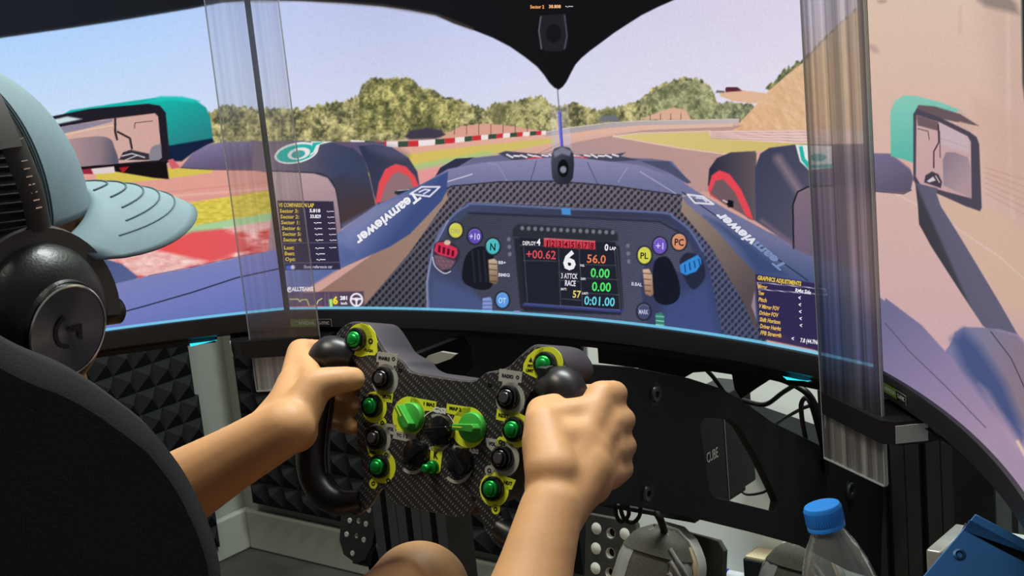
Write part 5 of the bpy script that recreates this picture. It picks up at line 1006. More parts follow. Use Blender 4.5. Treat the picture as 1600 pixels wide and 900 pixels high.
# ------------------------------------------------------------------ the driver
m_skin = mat('skin', (184, 139, 95), .55, var=.05, nscale=25, bump=.12, bscale=420); _b = m_skin.node_tree.nodes['Principled BSDF']
_b.inputs['Subsurface Weight'].default_value = .12; _b.inputs['Subsurface Radius'].default_value = (.012, .005, .003); _b.inputs['Subsurface Scale'].default_value = .6
def capsule(bm, p0, r0, p1, r1, n=16, flat=None):
    p0, p1 = Vector(p0), Vector(p1); ax = p1 - p0; L_ = ax.length
    if L_ < 1e-5: ax = Vector((0, 0, 1)); L_ = 1e-5
    ax = ax.normalized(); a = (Vector(flat[0]) if flat else (Vector((0, 0, 1)) if abs(ax.z) < .9 else Vector((1, 0, 0)))); a = (a - ax * a.dot(ax)).normalized(); b = ax.cross(a); fs = flat[1] if flat else 1.
    rings = []
    for k in range(1, 6): t = math.pi / 2 * k / 5; rings.append((p0 - ax * r0 * math.cos(t), r0 * math.sin(t)))
    for k in range(5): t = math.pi / 2 * k / 5; rings.append((p1 + ax * r1 * math.sin(t), r1 * math.cos(t)))
    vr = [[bm.verts.new(c + a * math.cos(2 * math.pi * j / n) * r * fs + b * math.sin(2 * math.pi * j / n) * r) for j in range(n)] for c, r in rings]
    A = bm.verts.new(p0 - ax * r0); B = bm.verts.new(p1 + ax * r1)
    for j in range(n): bm.faces.new((A, vr[0][(j + 1) % n], vr[0][j])); bm.faces.new((B, vr[-1][j], vr[-1][(j + 1) % n]))
    for X, Y in zip(vr, vr[1:]):
        for j in range(n): bm.faces.new((X[j], X[(j + 1) % n], Y[(j + 1) % n], Y[j]))
def ellipsoid(bm, c, r, rot=None):
    mm = Matrix.Translation(c) @ (rot or Matrix.Identity(4)) @ Matrix.Diagonal((*r, 1)); bmesh.ops.create_uvsphere(bm, u_segments=24, v_segments=16, radius=1, matrix=mm)
def chain(bm, pts, rad, flat=None):
    for (a, ra), (b, rb_) in zip(zip(pts, rad), list(zip(pts, rad))[1:]): capsule(bm, a, ra, b, rb_, flat=flat)
def fuse(bm, name, material, voxel, smooth_it, parent=None, fac=.5):
    me = bpy.data.meshes.new(name); bm.to_mesh(me); bm.free(); o = bpy.data.objects.new(name, me); COL.objects.link(o)
    r = o.modifiers.new('r', 'REMESH'); r.mode = 'VOXEL'; r.voxel_size = voxel; r.use_smooth_shade = True
    s = o.modifiers.new('s', 'SMOOTH'); s.factor = fac; s.iterations = smooth_it
    bpy.context.view_layer.update(); m2 = eval_mesh(o); o.modifiers.clear(); o.data = m2; m2.name = name; m2.materials.clear(); m2.materials.append(material); m2.polygons.foreach_set('use_smooth', [True] * len(m2.polygons))
    if parent: o.parent = parent
    return o
HC = Vector((0, -.652, .004))
J = dict(hipL=(-.09, -.80, -.56), hipR=(.09, -.80, -.56), kneeL=(-.014, -.262, -.392), kneeR=(.17, -.27, -.44), ankL=(-.02, .045, -.635), ankR=(.075, .20, -.69),
         shL=(-.175, -.75, -.20), shR=(.165, -.76, -.21), chest=(0, -.76, -.29), belly=(0, -.81, -.42), neck0=(0, -.715, -.17), neck1=(0, -.665, -.075))
def W3(px, py, n): return WM @ wl(px, py, n)
def Wp(u, v, n): return WM @ Vector((u, v, n))
wristL, wristR = W3(449, 666, .070), W3(862, 792, .075)
elbL, elbR = Vector(att(168, 832, 1.39)), Vector(att(775, 1125, 1.06))
pr_ = empty('person', (0, -.80, -.58), 'driver sitting in the black seat, bare forearms and hands on the carbon steering wheel', 'person')
def in_person(o): o.data.transform(Matrix.Translation(-Vector((0, -.80, -.58)))); o.parent = pr_; return o
bm = bmesh.new()
# torso, legs
ellipsoid(bm, (0, -.77, -.29), (.15, .095, .15)); ellipsoid(bm, (0, -.81, -.42), (.135, .10, .13)); ellipsoid(bm, (0, -.82, -.55), (.16, .115, .085)); ellipsoid(bm, (0, -.82, -.49), (.14, .10, .08))
capsule(bm, J['shL'], .052, J['shR'], .052); capsule(bm, J['neck0'], .056, J['neck1'], .052)
for s_ in 'LR':
    chain(bm, [J['hip' + s_], Vector(J['hip' + s_]).lerp(Vector(J['knee' + s_]), .5), J['knee' + s_]], [.080, .062, .046])
    k, a = Vector(J['knee' + s_]), Vector(J['ank' + s_]); ellipsoid(bm, k + Vector((0, .012, .006)), (.046, .047, .046))
    chain(bm, [k, k.lerp(a, .3) + Vector((0, -.012, -.012)), a], [.047, .052, .032])
# arms
for sh, el, wr, sg in ((J['shL'], elbL, wristL, -1), (J['shR'], elbR, wristR, 1)):
    sh, el, wr = Vector(sh), Vector(el), Vector(wr)
    chain(bm, [sh, sh.lerp(el, .55), el], [.050, .043, .037]); 
    ax_ = (wr - el).normalized()
    chain(bm, [el, el.lerp(wr, .3), el.lerp(wr, .72), wr], [.036, .0375, .0275, .0235])
    capsule(bm, el.lerp(wr, .93) + Vector((-.006 * sg, 0, .008)), .0165, wr + Vector((0, 0, .004)), .018)
# hands
def hand(bm, wr, mcps, fingers, thumb, heel, web, el=None):
    mid = (mcps[1] + mcps[2]) / 2; capsule(bm, wr.lerp(el, .12), .0225, wr.lerp(mid, .55), .0215); capsule(bm, wr.lerp(el, .05), .019, wr.lerp(mcps[3], .5), .0175); capsule(bm, wr.lerp(el, .05), .018, wr.lerp(mcps[0], .55), .0165)
    for i, mc in enumerate(mcps):
        capsule(bm, wr.lerp(mc, .12), .0165, mc, (.0128, .0130, .0122, .0112)[i])
    for a, b in zip(mcps, mcps[1:]): capsule(bm, a.lerp(wr, .15), .012, b.lerp(wr, .15), .0115)
    for pts, rad in fingers: chain(bm, pts, rad)
    for pts, rad in thumb: chain(bm, pts, rad)
    for p, r in heel: ellipsoid(bm, p, (r, r, r))
    for a, ra, b, rb_ in web: capsule(bm, a, ra, b, rb_)
fr = [.0112, .0098, .0092, .0080]
mL = [W3(470, 550, -.004), W3(468, 580, -.004), Wp(-.153, -.002, -.002), Wp(-.151, -.022, .004)]
fL = []
for i, mc in enumerate(mL):
    v = wl(*project(mc), 0).y if False else (WI @ mc).y; l = (WI @ mc)
    pts = [mc, Wp(l.x - .002, v + .001, l.z - .030), Wp(-.131, v - .001, -.029), Wp(-.106, v - .003, -.022)]
    fL.append((pts, [.0125, fr[0] - .0006 * i, .0100 - .0006 * i, .0085 - .0005 * i]))
tL = [([W3(462, 655, .058), W3(492, 602, .047), W3(528, 594, .034), W3(552, 592, .020)], [.0195, .0150, .0122, .0108])]
hand(bm, wristL, mL, fL, tL, [(W3(462, 672, .052), .0195), (W3(450, 640, .05), .018)], [(mL[0], .0105, W3(492, 602, .042), .011), (mL[1].lerp(wristL, .3), .013, W3(488, 615, .045), .014)], elbL)
# right hand
mR = [W3(938, 620, -.002), W3(952, 662, -.004), W3(955, 704, -.002), W3(951, 741, .004)]
fR = []
for i, mc in enumerate(mR):
    l = (WI @ mc); v = l.y
    pts = [mc, Wp(l.x - .006, v + .002, l.z - .034), Wp(.128, v - .001, -.034), Wp(.101, v - .003, -.024)]
    fR.append((pts, [.0132, fr[0] - .0006 * i, .0100 - .0006 * i, .0085 - .0005 * i]))
tR = [([W3(862, 735, .068), W3(848, 662, .052), W3(846, 642, .036), W3(866, 634, .022)], [.021, .0150, .0122, .0105])]
hand(bm, wristR, mR, fR, tR, [(W3(880, 755, .055), .021), (W3(862, 765, .06), .021)], [(mR[0].lerp(wristR, .12), .012, W3(852, 655, .045), .0135), (mR[0].lerp(wristR, .4), .016, W3(856, 690, .055), .0175), (W3(862, 765, .066), .019, W3(850, 690, .056), .0175), (wristR, .021, mR[1].lerp(wristR, .35), .0175), (mR[3].lerp(wristR, .3), .0165, mR[2].lerp(wristR, .3), .0165), (mR[1], .011, mR[2], .011)], elbR)
# head
ellipsoid(bm, HC + Vector((0, -.008, .028)), (.074, .094, .088)); ellipsoid(bm, HC + Vector((0, .025, -.035)), (.058, .062, .068))
chain(bm, [HC + Vector((-.045, .0, -.075)), HC + Vector((0, .062, -.098)), HC + Vector((.045, .0, -.075))], [.020, .021, .020]); capsule(bm, HC + Vector((0, .0, -.03)), .055, J['neck1'], .052)
chain(bm, [HC + Vector((0, .080, .012)), HC + Vector((0, .096, -.022))], [.008, .012]); capsule(bm, HC + Vector((-.03, .072, .022)), .012, HC + Vector((.03, .072, .022)), .012)
for sg in (-1, 1):
    capsule(bm, HC + Vector((sg * .012, .093, -.030)), .007, HC + Vector((sg * .006, .097, -.028)), .008); capsule(bm, HC + Vector((sg * .032, .062, -.022)), .022, HC + Vector((sg * .04, .04, -.03)), .02)
    ellipsoid(bm, HC + Vector((sg * .073, -.006, -.01)), (.007, .017, .029))
capsule(bm, HC + Vector((-.018, .087, -.055)), .007, HC + Vector((.018, .087, -.055)), .007); capsule(bm, HC + Vector((-.014, .085, -.068)), .007, HC + Vector((.014, .085, -.068)), .007)
body = in_person(fuse(bm, 'body', m_skin, .0030, 9, fac=.5)); body['label'] = 'bare skin of the driver'
m_eye = mat('eye_white', (230, 228, 222), .2, var=.01); m_iris = mat('dark_iris', (42, 30, 22), .2)
for sg in (-1, 1):
    e = MB().lathe([(0, -.011), (.009, -.006), (.0112, 0), (.009, .0066), (.005, .0099), (0, .0108)], HC + Vector((sg * .030, .070, .005)), (0, 1, 0), 20).build('eye', m_eye, None, 60); in_person(e)
    ir = MB().lathe([(.0052, .0100), (.003, .0112), (0, .0114)], HC + Vector((sg * .030, .070, .005)), (0, 1, 0), 20).build('iris', m_iris, None, 60); in_person(ir)
m_shirt = mat('charcoal_tshirt', (36, 38, 42), .9, var=.1, bump=.3, bscale=600); m_short = mat('dark_shorts', (40, 42, 48), .9, var=.1, bump=.3, bscale=600)
bm = bmesh.new(); ellipsoid(bm, (0, -.77, -.29), (.160, .105, .158)); ellipsoid(bm, (0, -.81, -.42), (.147, .112, .14)); capsule(bm, J['shL'], .060, J['shR'], .060); capsule(bm, J['neck0'], .066, Vector(J['neck0']) + Vector((0, .012, .022)), .060)
for sh, el in ((J['shL'], elbL), (J['shR'], elbR)): sh = Vector(sh); capsule(bm, sh, .060, sh.lerp(el, .62), .054)
in_person(fuse(bm, 'tshirt', m_shirt, .006, 4))
bm = bmesh.new(); ellipsoid(bm, (0, -.82, -.54), (.172, .125, .105))
for s_ in 'LR': h_, k = Vector(J['hip' + s_]), Vector(J['knee' + s_]); capsule(bm, h_, .092, h_.lerp(k, .58), .074)
in_person(fuse(bm, 'shorts', m_short, .006, 4))
bm = bmesh.new(); ellipsoid(bm, HC + Vector((0, -.03, .020)), (.078, .078, .076)); in_person(fuse(bm, 'hair', mat('dark_short_hair', (28, 23, 20), .8, var=.3, nscale=300, bump=.8, bscale=500), .005, 2))

# ------------------------------------------------------------------ shoes
m_sh1 = mat('grey_olive_mesh', (66, 64, 55), .7, var=.2, nscale=500, bump=.4, bscale=900); m_sh2 = mat('silver_synthetic', (150, 150, 144), .34, metal=.3, var=.1); m_sh3 = mat('beige_synthetic', (182, 158, 124), .5, var=.06); m_sole = mat('pale_rubber', (168, 166, 156), .7, var=.06)
def shoe(toe, heel, facing, label):
    toe, heel = Vector(toe), Vector(heel); Y = (toe - heel).normalized(); Z = Vector(facing); Z = (Z - Y * Z.dot(Y)).normalized(); X = Y.cross(Z); R = frame(heel, X, Y, Z); Lg = (toe - heel).length
    st = [(0, .030, .062, .0), (.08, .036, .066, 0), (.25, .037, .068, 0), (.42, .037, .060, 0), (.6, .043, .047, 0), (.75, .047, .039, 0), (.88, .043, .033, .002), (.96, .030, .026, .004), (1, .012, .016, .006)]
    def sec(f, w, h, z0, k=26, inf=1.):
        return [Vector((math.copysign(abs(math.cos(t)) ** .75, math.cos(t)) * w * inf, f * Lg, z0 + (math.sin(t) ** .85 if math.sin(t) > 0 else 0) * h * inf)) for t in [math.pi * j / k for j in range(k + 1)]]
    ST = [tuple(np.interp(f, [q[0] for q in st], [q[i] for q in st]) for i in range(4)) for f in np.linspace(0, 1, 30)]
    mb = MB(); rows = [[R @ p for p in sec(*q)] for q in ST]; mb.grid(rows); mb.bm.faces.new([v for v in mb.bm.verts[:27]][::-1]) if False else None
    sh_ = empty('shoe', Matrix.Identity(4)); COL.objects.unlink(sh_); bpy.data.objects.remove(sh_)
    up = in_person(mb.build('shoe', m_sh1, None, 60, label=label, recalc=True)); sol = up.modifiers.new('s', 'SOLIDIFY'); sol.thickness = .002; m_ = eval_mesh(up); up.modifiers.clear(); up.data = m_
    def sub(mbx, nm, m, sm=60): o = mbx.build(nm, m, None, sm); o.data.transform(Matrix.Translation(-Vector((0, -.80, -.58)))); o.parent = up; return o
    so = MB(); ol = [(w * 1.06, f * Lg) for f, w, h, z in ST]; so.prism(ol + [(-a, b) for a, b in reversed(ol)], -.022, .003, R); sub(so, 'sole', m_sole, 30)
    def surf(f, t, inf=1.02): q = tuple(np.interp(f, [q[0] for q in st], [q[i] for q in st]) for i in range(4)); return R @ Vector((math.copysign(abs(math.cos(t)) ** .75, math.cos(t)) * q[1] * inf, f * Lg, q[3] + max(math.sin(t), 0) ** .85 * q[2] * inf))
    for sg in (0, 1):
        TT = (lambda a: a) if sg == 0 else (lambda a: math.pi - a)
        P = [[surf(.50 + .40 * f + .10 * a, TT(.30 + .85 * a)) for a in np.linspace(0, 1, 8)] for f in np.linspace(0, 1, 9)]; sub(MB().grid(P), 'side_overlay', m_sh2)
        for k in range(11 if sg == 0 else 0): a = .36 + k * .046; sub(MB().tube([surf(a + .03 * j, TT(.45 + .7 * j / 4), 1.03) for j in range(5)], .0028, 6), 'ridge', m_sh2)
        P = [[surf(.35 + .6 * f, TT(.02 + .28 * a), 1.03) for a in np.linspace(0, 1, 5)] for f in np.linspace(0, 1, 14)]; sub(MB().grid(P), 'lower_panel', m_sh3 if sg == 0 else m_sh2)
    P = [[surf(f, t, 1.05) for t in np.linspace(.25, math.pi - .25, 14)] for f in np.linspace(.90, .985, 6)]; sub(MB().grid(P), 'toe_cap', m_sh1)
    for k in range(5): f = .42 + k * .07; sub(MB().tube([surf(f + .02 * (j % 2), math.pi / 2 + (j - 3) * .16, 1.06) for j in range(7)], .002, 6), 'lace', m_sh2)
    return up
tL_ = at(1042, 822, 0, .0); shoe(tL_, tL_ + Vector((-.035, -.075, -.255)), (.25, -1, .35), 'silver and beige trainer on the left foot')
tR_ = at(1262, 846, 0, .085); shoe(tR_, tR_ + Vector((-.03, -.07, -.26)), (.25, -1, .35), 'silver trainer on the right foot')

# ------------------------------------------------------------------ cap
m_cap = mat('pale_blue_cotton', (112, 134, 142), .85, var=.04, nscale=60, bump=.25, bscale=1400); m_mesh = mat('black_knit', (26, 26, 28), .9, var=.3, nscale=400, bump=.6, bscale=900); m_stitch = mat('cap_stitching', (72, 92, 100), .9, var=.05)
cap = empty('baseball_cap', HC + Vector((0, 0, .04)), 'pale blue cap with a curved stitched brim worn by the driver', 'cap')
def in_cap(o): o.data.transform(Matrix.Translation(-(HC + Vector((0, 0, .04))))); o.parent = cap; return o
CC0 = HC + Vector((0, -.010, .027)); CR = (.084, .103, .104)
def crown(th, ph, inf=1.): return CC0 + Vector((CR[0] * math.cos(ph) * math.cos(th), CR[1] * math.cos(ph) * math.sin(th), CR[2] * math.sin(ph) ** .94 if ph > 0 else CR[2] * math.sin(ph) * .6)) * 1. * inf + (CC0 * (0))
def crown(th, ph, inf=1.):
    s_ = math.sin(ph); return CC0 + Vector((CR[0] * inf * math.cos(ph) * math.cos(th), CR[1] * inf * math.cos(ph) * math.sin(th), CR[2] * inf * s_ if ph > 0 else CR[2] * .6 * s_))
def split_ph(th, ph): return th
nT, nP = 72, 26
fb, rb2 = MB(), MB(); TH0 = .30      # front panel spans TH0 .. pi-TH0 at the rim and narrows to the button
for k, mb in ((0, fb), (1, rb2)):
    rows = []
    for i in range(nP + 1):
        ph = -.12 + (math.pi / 2 + .12) * i / nP; w = (math.pi / 2 - TH0) * (1 - .10 * (i / nP)); lo, hi = (math.pi / 2 - w, math.pi / 2 + w) if k == 0 else (math.pi / 2 + w, math.pi * 2.5 - w)
        rows.append([crown(lo + (hi - lo) * j / 48, ph, 1.006 if k == 0 else 1.) for j in range(49)])
    mb.grid(rows)
fo = in_cap(fb.build('front_panel', m_cap, None, 80, label='pale blue front panel')); ro = in_cap(rb2.build('rear_panel', m_mesh, None, 80, label='black knitted rear panel'))
for o in (fo, ro): s_ = o.modifiers.new('s', 'SOLIDIFY'); s_.thickness = .0018; m_ = eval_mesh(o); o.modifiers.clear(); o.data = m_
for k in range(26):
    ph = -.08 + k * .052; lo = math.pi / 2 + (math.pi / 2 - TH0) * (1 - .1 * k / 26); 
    r_ = MB().tube([crown(-a, ph + .10 * math.sin(a), 1.008) for a in np.linspace(-TH0 + .03, 2.2, 30)], .0010, 5).build('rib', m_mesh, None, 60); in_cap(r_); r_.parent = ro
for off in (.006, .030):
    r_ = MB().tube([crown(TH0 + off + .12 * (i / nP), -.10 + (math.pi / 2 - .1) * i / nP, 1.014) for i in range(nP)], .0006, 5).build('stitching', m_stitch, None, 60); in_cap(r_); r_.parent = fo
# brim
def brim(u, v, inf=0.):         # u across -1..1, v outwards 0..1
    th = math.pi / 2 - u * (math.pi / 2 - TH0 - .02); base = crown(th, -.06, 1.0); ln = .090 * math.sqrt(max(1 - u * u * .97, 0)) ** .8
    p = base + Vector((u * .010 * v, ln * v, 0)); p.z = CC0.z + .000 - .020 * abs(p.x / .075) ** 2.0 - .30 * ln * v * v + .004 + inf; return p
bt = MB().grid([[brim(u, v) for v in np.linspace(0, 1, 14)] for u in np.linspace(-1, 1, 40)]); bo = in_cap(bt.build('brim', m_cap, None, 80, label='curved brim'))
s_ = bo.modifiers.new('s', 'SOLIDIFY'); s_.thickness = .0026; s_.offset = 0; m_ = eval_mesh(bo); bo.modifiers.clear(); bo.data = m_
for k in range(5):
    v = .30 + .13 * k; r_ = MB().tube([brim(u * (.30 + .14 * k), v - .22 * abs(u) ** 3, .0020) for u in np.linspace(-1, 1, 40)], .0006, 5).build('stitching', m_stitch, None, 60); in_cap(r_); r_.parent = bo
r_ = in_cap(MB().lathe([(0, .0), (.006, -.001), (.007, -.004)], CC0 + Vector((0, 0, CR[2] + .003)), (0, 0, 1), 16).build('top_button', m_cap, None, 60))

# ------------------------------------------------------------------ headset
m_hs = mat('black_headset_leather', (17, 17, 18), .36, var=.15, nscale=80, bump=.2, bscale=500); m_hsm = mat('dark_grey_headset_metal', (58, 55, 52), .6, metal=.1, var=.05); m_rim = mat('polished_rim', (206, 204, 196), .22, metal=.95, var=.02)
def spun_mat():
    mt = bpy.data.materials.new('spun_aluminium'); mt.use_nodes = True; nt = mt.node_tree; N, L = nt.nodes, nt.links; b = N['Principled BSDF']; b.inputs['Metallic'].default_value = .9; b.inputs['Roughness'].default_value = .34; b.inputs['Anisotropic'].default_value = .85
    tg = N.new('ShaderNodeTangent'); tg.direction_type = 'RADIAL'; tg.axis = 'X'; L.new(tg.outputs[0], b.inputs['Tangent'])
    tc = N.new('ShaderNodeTexCoord'); nz = N.new('ShaderNodeTexNoise'); nz.inputs['Scale'].default_value = 60; L.new(tc.outputs['Object'], nz.inputs['Vector']); rp = N.new('ShaderNodeValToRGB'); rp.color_ramp.elements[0].color = (.13, .13, .135, 1); rp.color_ramp.elements[1].color = (.2, .2, .205, 1); L.new(nz.outputs[0], rp.inputs[0]); L.new(rp.outputs[0], b.inputs['Base Color']); return mt
m_spun = spun_mat()
EC = HC + Vector((.062, .0, -.030))
hs = empty('headset', HC + Vector((0, -.01, 0)), 'black over-ear headset with a spun metal ear disc worn over the cap', 'headset')
def in_hs(o, par=None): o.data.transform(Matrix.Translation(-(HC + Vector((0, -.01, 0))))); o.parent = par or hs; return o
for sg in (1, -1):
    c = Vector((EC.x * sg, EC.y, EC.z)); ax = Vector((sg, .05, -.16)).normalized()
    cu = in_hs(MB().lathe([(.030, -.002), (.0435, .001), (.0475, .008), (.0475, .013), (.044, .0175), (.0455, .020), (.0455, .026), (.042, .034), (.034, .0415), (.029, .044), (.0283, .047), (0, .047)], c, ax, 48, xdir=(0, 0, 1), sx=1.06).build('ear_cup', m_hs, None, 50, label='black ear cup'))
    in_hs(MB().lathe([(.0270, .0468), (.0282, .0478), (.0285, .0486), (.0276, .0493), (.0270, .0490)], c, ax, 56).build('disc_rim', m_rim, None, 60), cu)
    d_ = MB().lathe([(.0271, .0486), (.020, .0482), (.010, .0477), (0, .0474)], Vector((0, 0, 0)), (1, 0, 0), 56).build('metal_disc', m_spun, None, 60, label='spun metal disc'); q = Vector((1, 0, 0)).rotation_difference(ax).to_matrix().to_4x4(); d_.matrix_world = Matrix.Translation(c - (HC + Vector((0, -.01, 0)))) @ q; d_.parent = hs
    if sg > 0:
        e1 = Vector((0, 0, 1)); e1 = (e1 - ax * e1.dot(ax)).normalized(); e2 = e1.cross(ax) * -1; e2 = ax.cross(e1); e2 = e2 if e2.y > 0 else -e2
        D0 = c + ax * .0487; pt = lambda a, b: D0 + e2 * a * .001 + e1 * b * .001
        P = [[pt(math.cos(t) * r * 1.3 - 1.0, math.sin(t) * r * 1.5) for r in (5.2, 7.0)] for t in np.linspace(math.radians(95), math.radians(275), 20)]; in_hs(MB().grid(P).build('emblem', m_black, None), cu)
        mb = MB(); mb.bm.faces.new([mb.bm.verts.new(pt(a, b)) for a, b in ((.5, 2.4), (10, 2.4), (10, -8.5), (7, -5.5), (7, -1.2), (.5, -1.2))]); in_hs(mb.build('emblem', m_black, None), cu)
    # fork around the cup
    yz = [(math.cos(t), math.sin(t)) for t in np.linspace(math.radians(-8), math.radians(188), 30)]
    fkm = MB(); o1, o2 = ax * .0215, ax * .0265; RR = lambda a_, b_, r_: Vector((0, a_ * r_, b_ * (r_ + .001)))
    fkm.grid([[c + o1 + RR(a_, b_, .0455), c + o2 + RR(a_, b_, .0465), c + o2 + RR(a_, b_, .0565), c + o1 + RR(a_, b_, .0575), c + o1 * .8 + RR(a_, b_, .0575), c + o1 * .8 + RR(a_, b_, .0455), c + o1 + RR(a_, b_, .0455)] for a_, b_ in yz]); in_hs(fkm.build('fork', m_hsm, None, 40, label='dark grey fork around the ear cup'))
    for s2 in (-1, 1): in_hs(MB().cyl(c + ax * .013 + Vector((0, s2 * .045, -.008)), c + ax * .013 + Vector((0, s2 * .066, -.011)), .0085, 20, .002).build('pivot', m_hs, None, 50))
    sl0 = c + ax * .023 + Vector((0, .010, .052)); sl1 = HC + Vector((sg * .094, -.004, .076))
    mid = sl0.lerp(sl1, .5) + Vector((sg * .004, 0, 0))
    sd_ = in_hs(MB().tube(catmull([sl0, mid, sl1], 6, False), .0028, 8, rb=.0085, up=(sg, 0, 0)).build('slider', m_hsm, None, 50, label='slider with notch marks'))
    for k in range(7): q = sl0.lerp(sl1, .30 + k * .085) + Vector((sg * .0062, 0, 0)); in_hs(MB().box((-.0004, -.0022, -.0004), (.0004, .0022, .0004), Matrix.Translation(q)).build('notch_mark', m_rim, None), sd_)
band = [HC + Vector((.098 * math.sin(t), -.026, .028 + .118 * math.cos(t))) for t in np.linspace(-1.20, 1.20, 30)]
in_hs(MB().tube(band, .0045, 12, rb=.021, up=(0, 0, 1) if False else None).build('headband', m_hsm, None, 60)) if False else None
def bandmesh(off, half, th, nm, m, lo, hi):
    mb = MB(); rows = []
    for t in np.linspace(lo, hi, 40):
        r = Vector((math.sin(t), 0, math.cos(t))); c = HC + Vector((.092 * math.sin(t), -.020, .030 + .114 * math.cos(t))) + r * off
        rows.append([c + Vector((0, y, 0)) + r * z for y, z in ((-half, -th), (-half * .98, th * .6), (-half * .5, th), (half * .5, th), (half * .98, th * .6), (half, -th))] + [c + Vector((0, -half, 0)) - r * th])
    mb.grid(rows); mb.bm.faces.new([v for v in mb.bm.verts[:6]]) if False else None
    return in_hs(mb.build(nm, m, None, 40))
bandmesh(.010, .020, .004, 'headband', m_hsm, -1.22, 1.22); bandmesh(.002, .017, .005, 'headband_pad', m_hs, -1.05, 1.05)

# ------------------------------------------------------------------ seat
m_seat = mat('black_seat_fabric', (27, 28, 30), .9, var=.12, nscale=12, bump=.3, bscale=700, spec=.25); m_seat2 = mat('seat_side_panel', (38, 38, 42), .7, var=.1)
seat = empty('racing_seat', (0, -.82, FZ + .08), 'large black fabric bucket seat in the left foreground behind the driver', 'seat')
def in_seat(o): o.data.transform(Matrix.Translation(-Vector((0, -.82, FZ + .08)))); o.parent = seat; return o
sx0 = .222
so = [(-170, 462), (-60, 484), (0, 510), (60, 543), (120, 568), (170, 597), (215, 630), (255, 662), (285, 698), (310, 735), (330, 775), (347, 815), (359, 855), (366, 900), (368, 960), (366, 1050), (362, 1200), (300, 1500), (-300, 1600), (-420, 1200), (-330, 700)]
syz = []
for q in so: P = at(*q, 0, sx0); syz.append((P.y, P.z))
for X, nm, sg in ((sx0 - .024, 'right', 1), (-sx0 + .024, 'left', -1)):
    o = plate('side_bolster', [catmull(syz, 4)], onx(X), .012, .018, m_seat, None, 60, label=nm + ' padded shoulder bolster'); in_seat(o)
pad = MB(); rows = []
bk = [(-.88, .02), (-.90, -.10), (-.905, -.25), (-.93, -.40), (-.95, -.56), (-.93, -.62)]
for y, z in catmull(bk, 5, False): rows.append([(x, y + .05 * (abs(x) / .21) ** 2, z) for x in np.linspace(-.215, .215, 17)])
pd = pad.grid(rows).build('back_pad', m_seat, None, 60); s_ = pd.modifiers.new('s', 'SOLIDIFY'); s_.thickness = .05; m_ = eval_mesh(pd); pd.modifiers.clear(); pd.data = m_; in_seat(pd)
in_seat(MB().box((-.2, -.95, -.76), (.2, -.42, -.66), bevel=.025).build('cushion', m_seat, None, 50)); in_seat(MB().box((-.19, -.97, FZ + .08), (.19, -.45, -.76), bevel=.01).build('seat_mount', m_blackm, None, 40))
for sg in (-1, 1): in_seat(MB().box((sg * .215 - .02, -.95, -.72), (sg * .215 + .02, -.45, -.57), bevel=.018).build('cushion_bolster', m_seat, None, 50))

# ------------------------------------------------------------------ bottle, blue-lit plate, silver bracket
bc = at(1291, 821, 0, .33); axb = Vector((-.155, -.05, 1)).normalized()
BM = frame(bc, *[Vector(q) for q in ((axb.orthogonal().normalized()), axb.cross(axb.orthogonal().normalized()), axb)]) @ Matrix.Translation((0, 0, -.188))
m_pet = bpy.data.materials.new('clear_bottle_plastic'); m_pet.use_nodes = True; nt = m_pet.node_tree; N, L = nt.nodes, nt.links; N.clear()
o_ = N.new('ShaderNodeOutputMaterial'); tr = N.new('ShaderNodeBsdfTransparent'); tr.inputs[0].default_value = (.90, .92, .92, 1); gl = N.new('ShaderNodeBsdfGlossy'); gl.inputs['Roughness'].default_value = .09; lw = N.new('ShaderNodeLayerWeight'); lw.inputs[0].default_value = .38
df = N.new('ShaderNodeBsdfDiffuse'); df.inputs[0].default_value = (.55, .57, .56, 1); nz = N.new('ShaderNodeTexNoise'); nz.inputs['Scale'].default_value = 55; nz.inputs['Detail'].default_value = 3; tc = N.new('ShaderNodeTexCoord'); L.new(tc.outputs['Object'], nz.inputs['Vector'])
bp = N.new('ShaderNodeBump'); bp.inputs['Strength'].default_value = .55; bp.inputs['Distance'].default_value = .003; L.new(nz.outputs[0], bp.inputs['Height']); L.new(bp.outputs[0], gl.inputs['Normal']); L.new(bp.outputs[0], lw.inputs['Normal'])
ma = N.new('ShaderNodeMixShader'); L.new(lw.outputs['Facing'], ma.inputs[0]); L.new(tr.outputs[0], ma.inputs[1]); L.new(gl.outputs[0], ma.inputs[2]); mb_ = N.new('ShaderNodeMixShader'); mb_.inputs[0].default_value = .17; L.new(ma.outputs[0], mb_.inputs[1]); L.new(df.outputs[0], mb_.inputs[2]); L.new(mb_.outputs[0], o_.inputs[0])
bo_ = empty('water_bottle', BM, 'clear plastic water bottle with a bright blue cap beside the slotted upright', 'bottle')
prof_b = [(0, .004), (.020, 0), (.029, .004), (.031, .014), (.0305, .05), (.0285, .06), (.0305, .07), (.031, .095), (.0290, .103), (.031, .112), (.0318, .125), (.0305, .138), (.0262, .155), (.0205, .170), (.0150, .180), (.0128, .185), (.0122, .196), (.0122, .202)]
MB().lathe(prof_b, (0, 0, 0), (0, 0, 1), 48).build('bottle_body', m_pet, bo_, 60, label='clear bottle body')
MB().lathe([(0, .005)] + [(r * .97, z + .0008) for r, z in prof_b[2:10]] + [(.0302, .115), (0, .115)], (0, 0, 0), (0, 0, 1), 40).build('water', mat('water', (190, 200, 204), .02, trans=1., ior=1.33, var=.01), bo_, 60)
m_cb = mat('bright_blue_cap', (44, 142, 238), .42, var=.03)
cb = MB().lathe([(.0146, .186), (.0152, .1865), (.0152, .1895), (.0148, .190), (.0150, .1905), (.0150, .2035), (.0140, .2055), (.0128, .2050), (0, .2048)], (0, 0, 0), (0, 0, 1), 60).build('bottle_cap', m_cb, bo_, 50, label='blue screw cap')
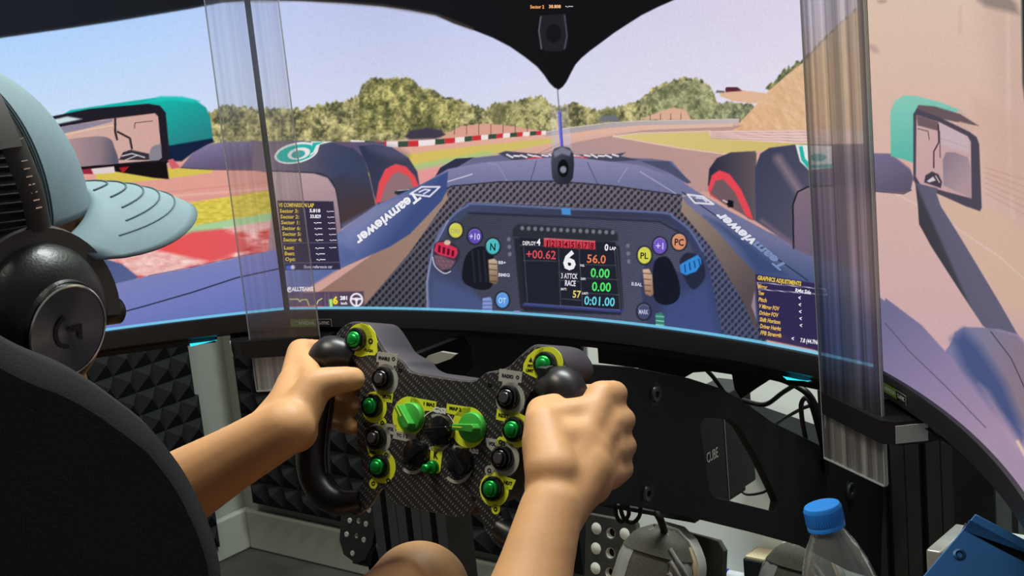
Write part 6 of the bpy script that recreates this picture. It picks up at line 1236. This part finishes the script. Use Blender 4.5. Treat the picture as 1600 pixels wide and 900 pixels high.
for k in range(48): a = 2 * math.pi * k / 48; MB().box((.0149, -.0004, .1915), (.0154, .0004, .2025), Matrix.Rotation(a, 4, 'Z')).build('cap_rib', m_cb, cb)
hold = empty('bottle_holder', BM @ Matrix.Translation((0, 0, -.003)), 'black holder under the water bottle', 'holder')
MB().lathe([(0, -.004), (.038, -.004), (.038, .03), (.0345, .03), (.0345, 0), (0, 0)], (0, 0, 0), (0, 0, 1), 32).build('cup', m_black, hold, 40)
hp = BM.translation - axb * .006; MB().box((-.012, -.012, FZ - hp.z), (.012, .012, 0), BM.inverted() @ Matrix.Translation(hp)).build('post', m_prof, hold)
# black metal plate, the monitor's blue glow put into its colour
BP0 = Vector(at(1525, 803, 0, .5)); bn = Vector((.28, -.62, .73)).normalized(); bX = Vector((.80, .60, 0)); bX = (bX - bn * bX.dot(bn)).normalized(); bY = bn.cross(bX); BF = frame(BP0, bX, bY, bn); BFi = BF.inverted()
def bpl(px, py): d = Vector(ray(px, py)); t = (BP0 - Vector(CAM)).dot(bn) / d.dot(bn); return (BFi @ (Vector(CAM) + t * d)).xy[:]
m_bluelit = mat('blue_lit_black_plate', (14, 66, 112), .42, metal=.55, var=.12, nscale=20)
bpr = empty('blue_lit_metal_plate', BF, 'black metal plate with blue monitor glow painted in, a dark slot and one bolt in the lower right corner', 'plate')
plate('plate', [[bpl(*q) for q in ((1524, 803), (1640, 864), (1760, 1080), (1300, 1080), (1440, 903), (1492, 842))], [bpl(*q) for q in ((1515, 815), (1630, 876), (1625, 892), (1508, 829))]], Matrix.Translation((0, 0, -.003)), .006, .0008, m_bluelit, bpr)
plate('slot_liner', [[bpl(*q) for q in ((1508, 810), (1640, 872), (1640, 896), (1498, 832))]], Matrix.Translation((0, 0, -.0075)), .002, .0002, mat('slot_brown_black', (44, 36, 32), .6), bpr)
q = bpl(1499, 867); MB().lathe([(.0042, 0), (.0040, .0014), (.0024, .0018), (.0016, .0010), (.0015, .0004), (0, .0004)], (q[0], q[1], 0), (0, 0, 1), 24).build('bolt', mat('blue_lit_steel', (20, 56, 84), .35, metal=.7), bpr, 40)  # bolt steel carries the same painted blue glow
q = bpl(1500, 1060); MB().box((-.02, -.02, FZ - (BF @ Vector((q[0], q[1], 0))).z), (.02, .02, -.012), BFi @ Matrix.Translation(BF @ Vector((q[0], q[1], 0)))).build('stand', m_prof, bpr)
sp = at(1446, 858, 0, .40); br_ = empty('silver_bracket', (sp.x + .02, sp.y + .03, FZ), 'silver aluminium profile end between the black upright and the blue-lit plate', 'bracket')
def in_br(o): o.data.transform(Matrix.Translation(-Vector((sp.x + .02, sp.y + .03, FZ)))); o.parent = br_; return o
m_sil = mat('bright_aluminium', (206, 208, 204), .35, metal=.6, var=.04)
in_br(MB().box((sp.x, sp.y, sp.z - .10), (sp.x + .013, sp.y + .06, sp.z), bevel=.002).build('flange', m_sil, None, 30)); in_br(MB().box((sp.x + .0135, sp.y + .004, sp.z - .016), (sp.x + .06, sp.y + .06, sp.z), bevel=.002).build('arm', m_sil, None, 30)); in_br(MB().box((sp.x, sp.y + .03, FZ), (sp.x + .03, sp.y + .06, sp.z - .017), bevel=.002).build('leg', m_prof, None, 30))
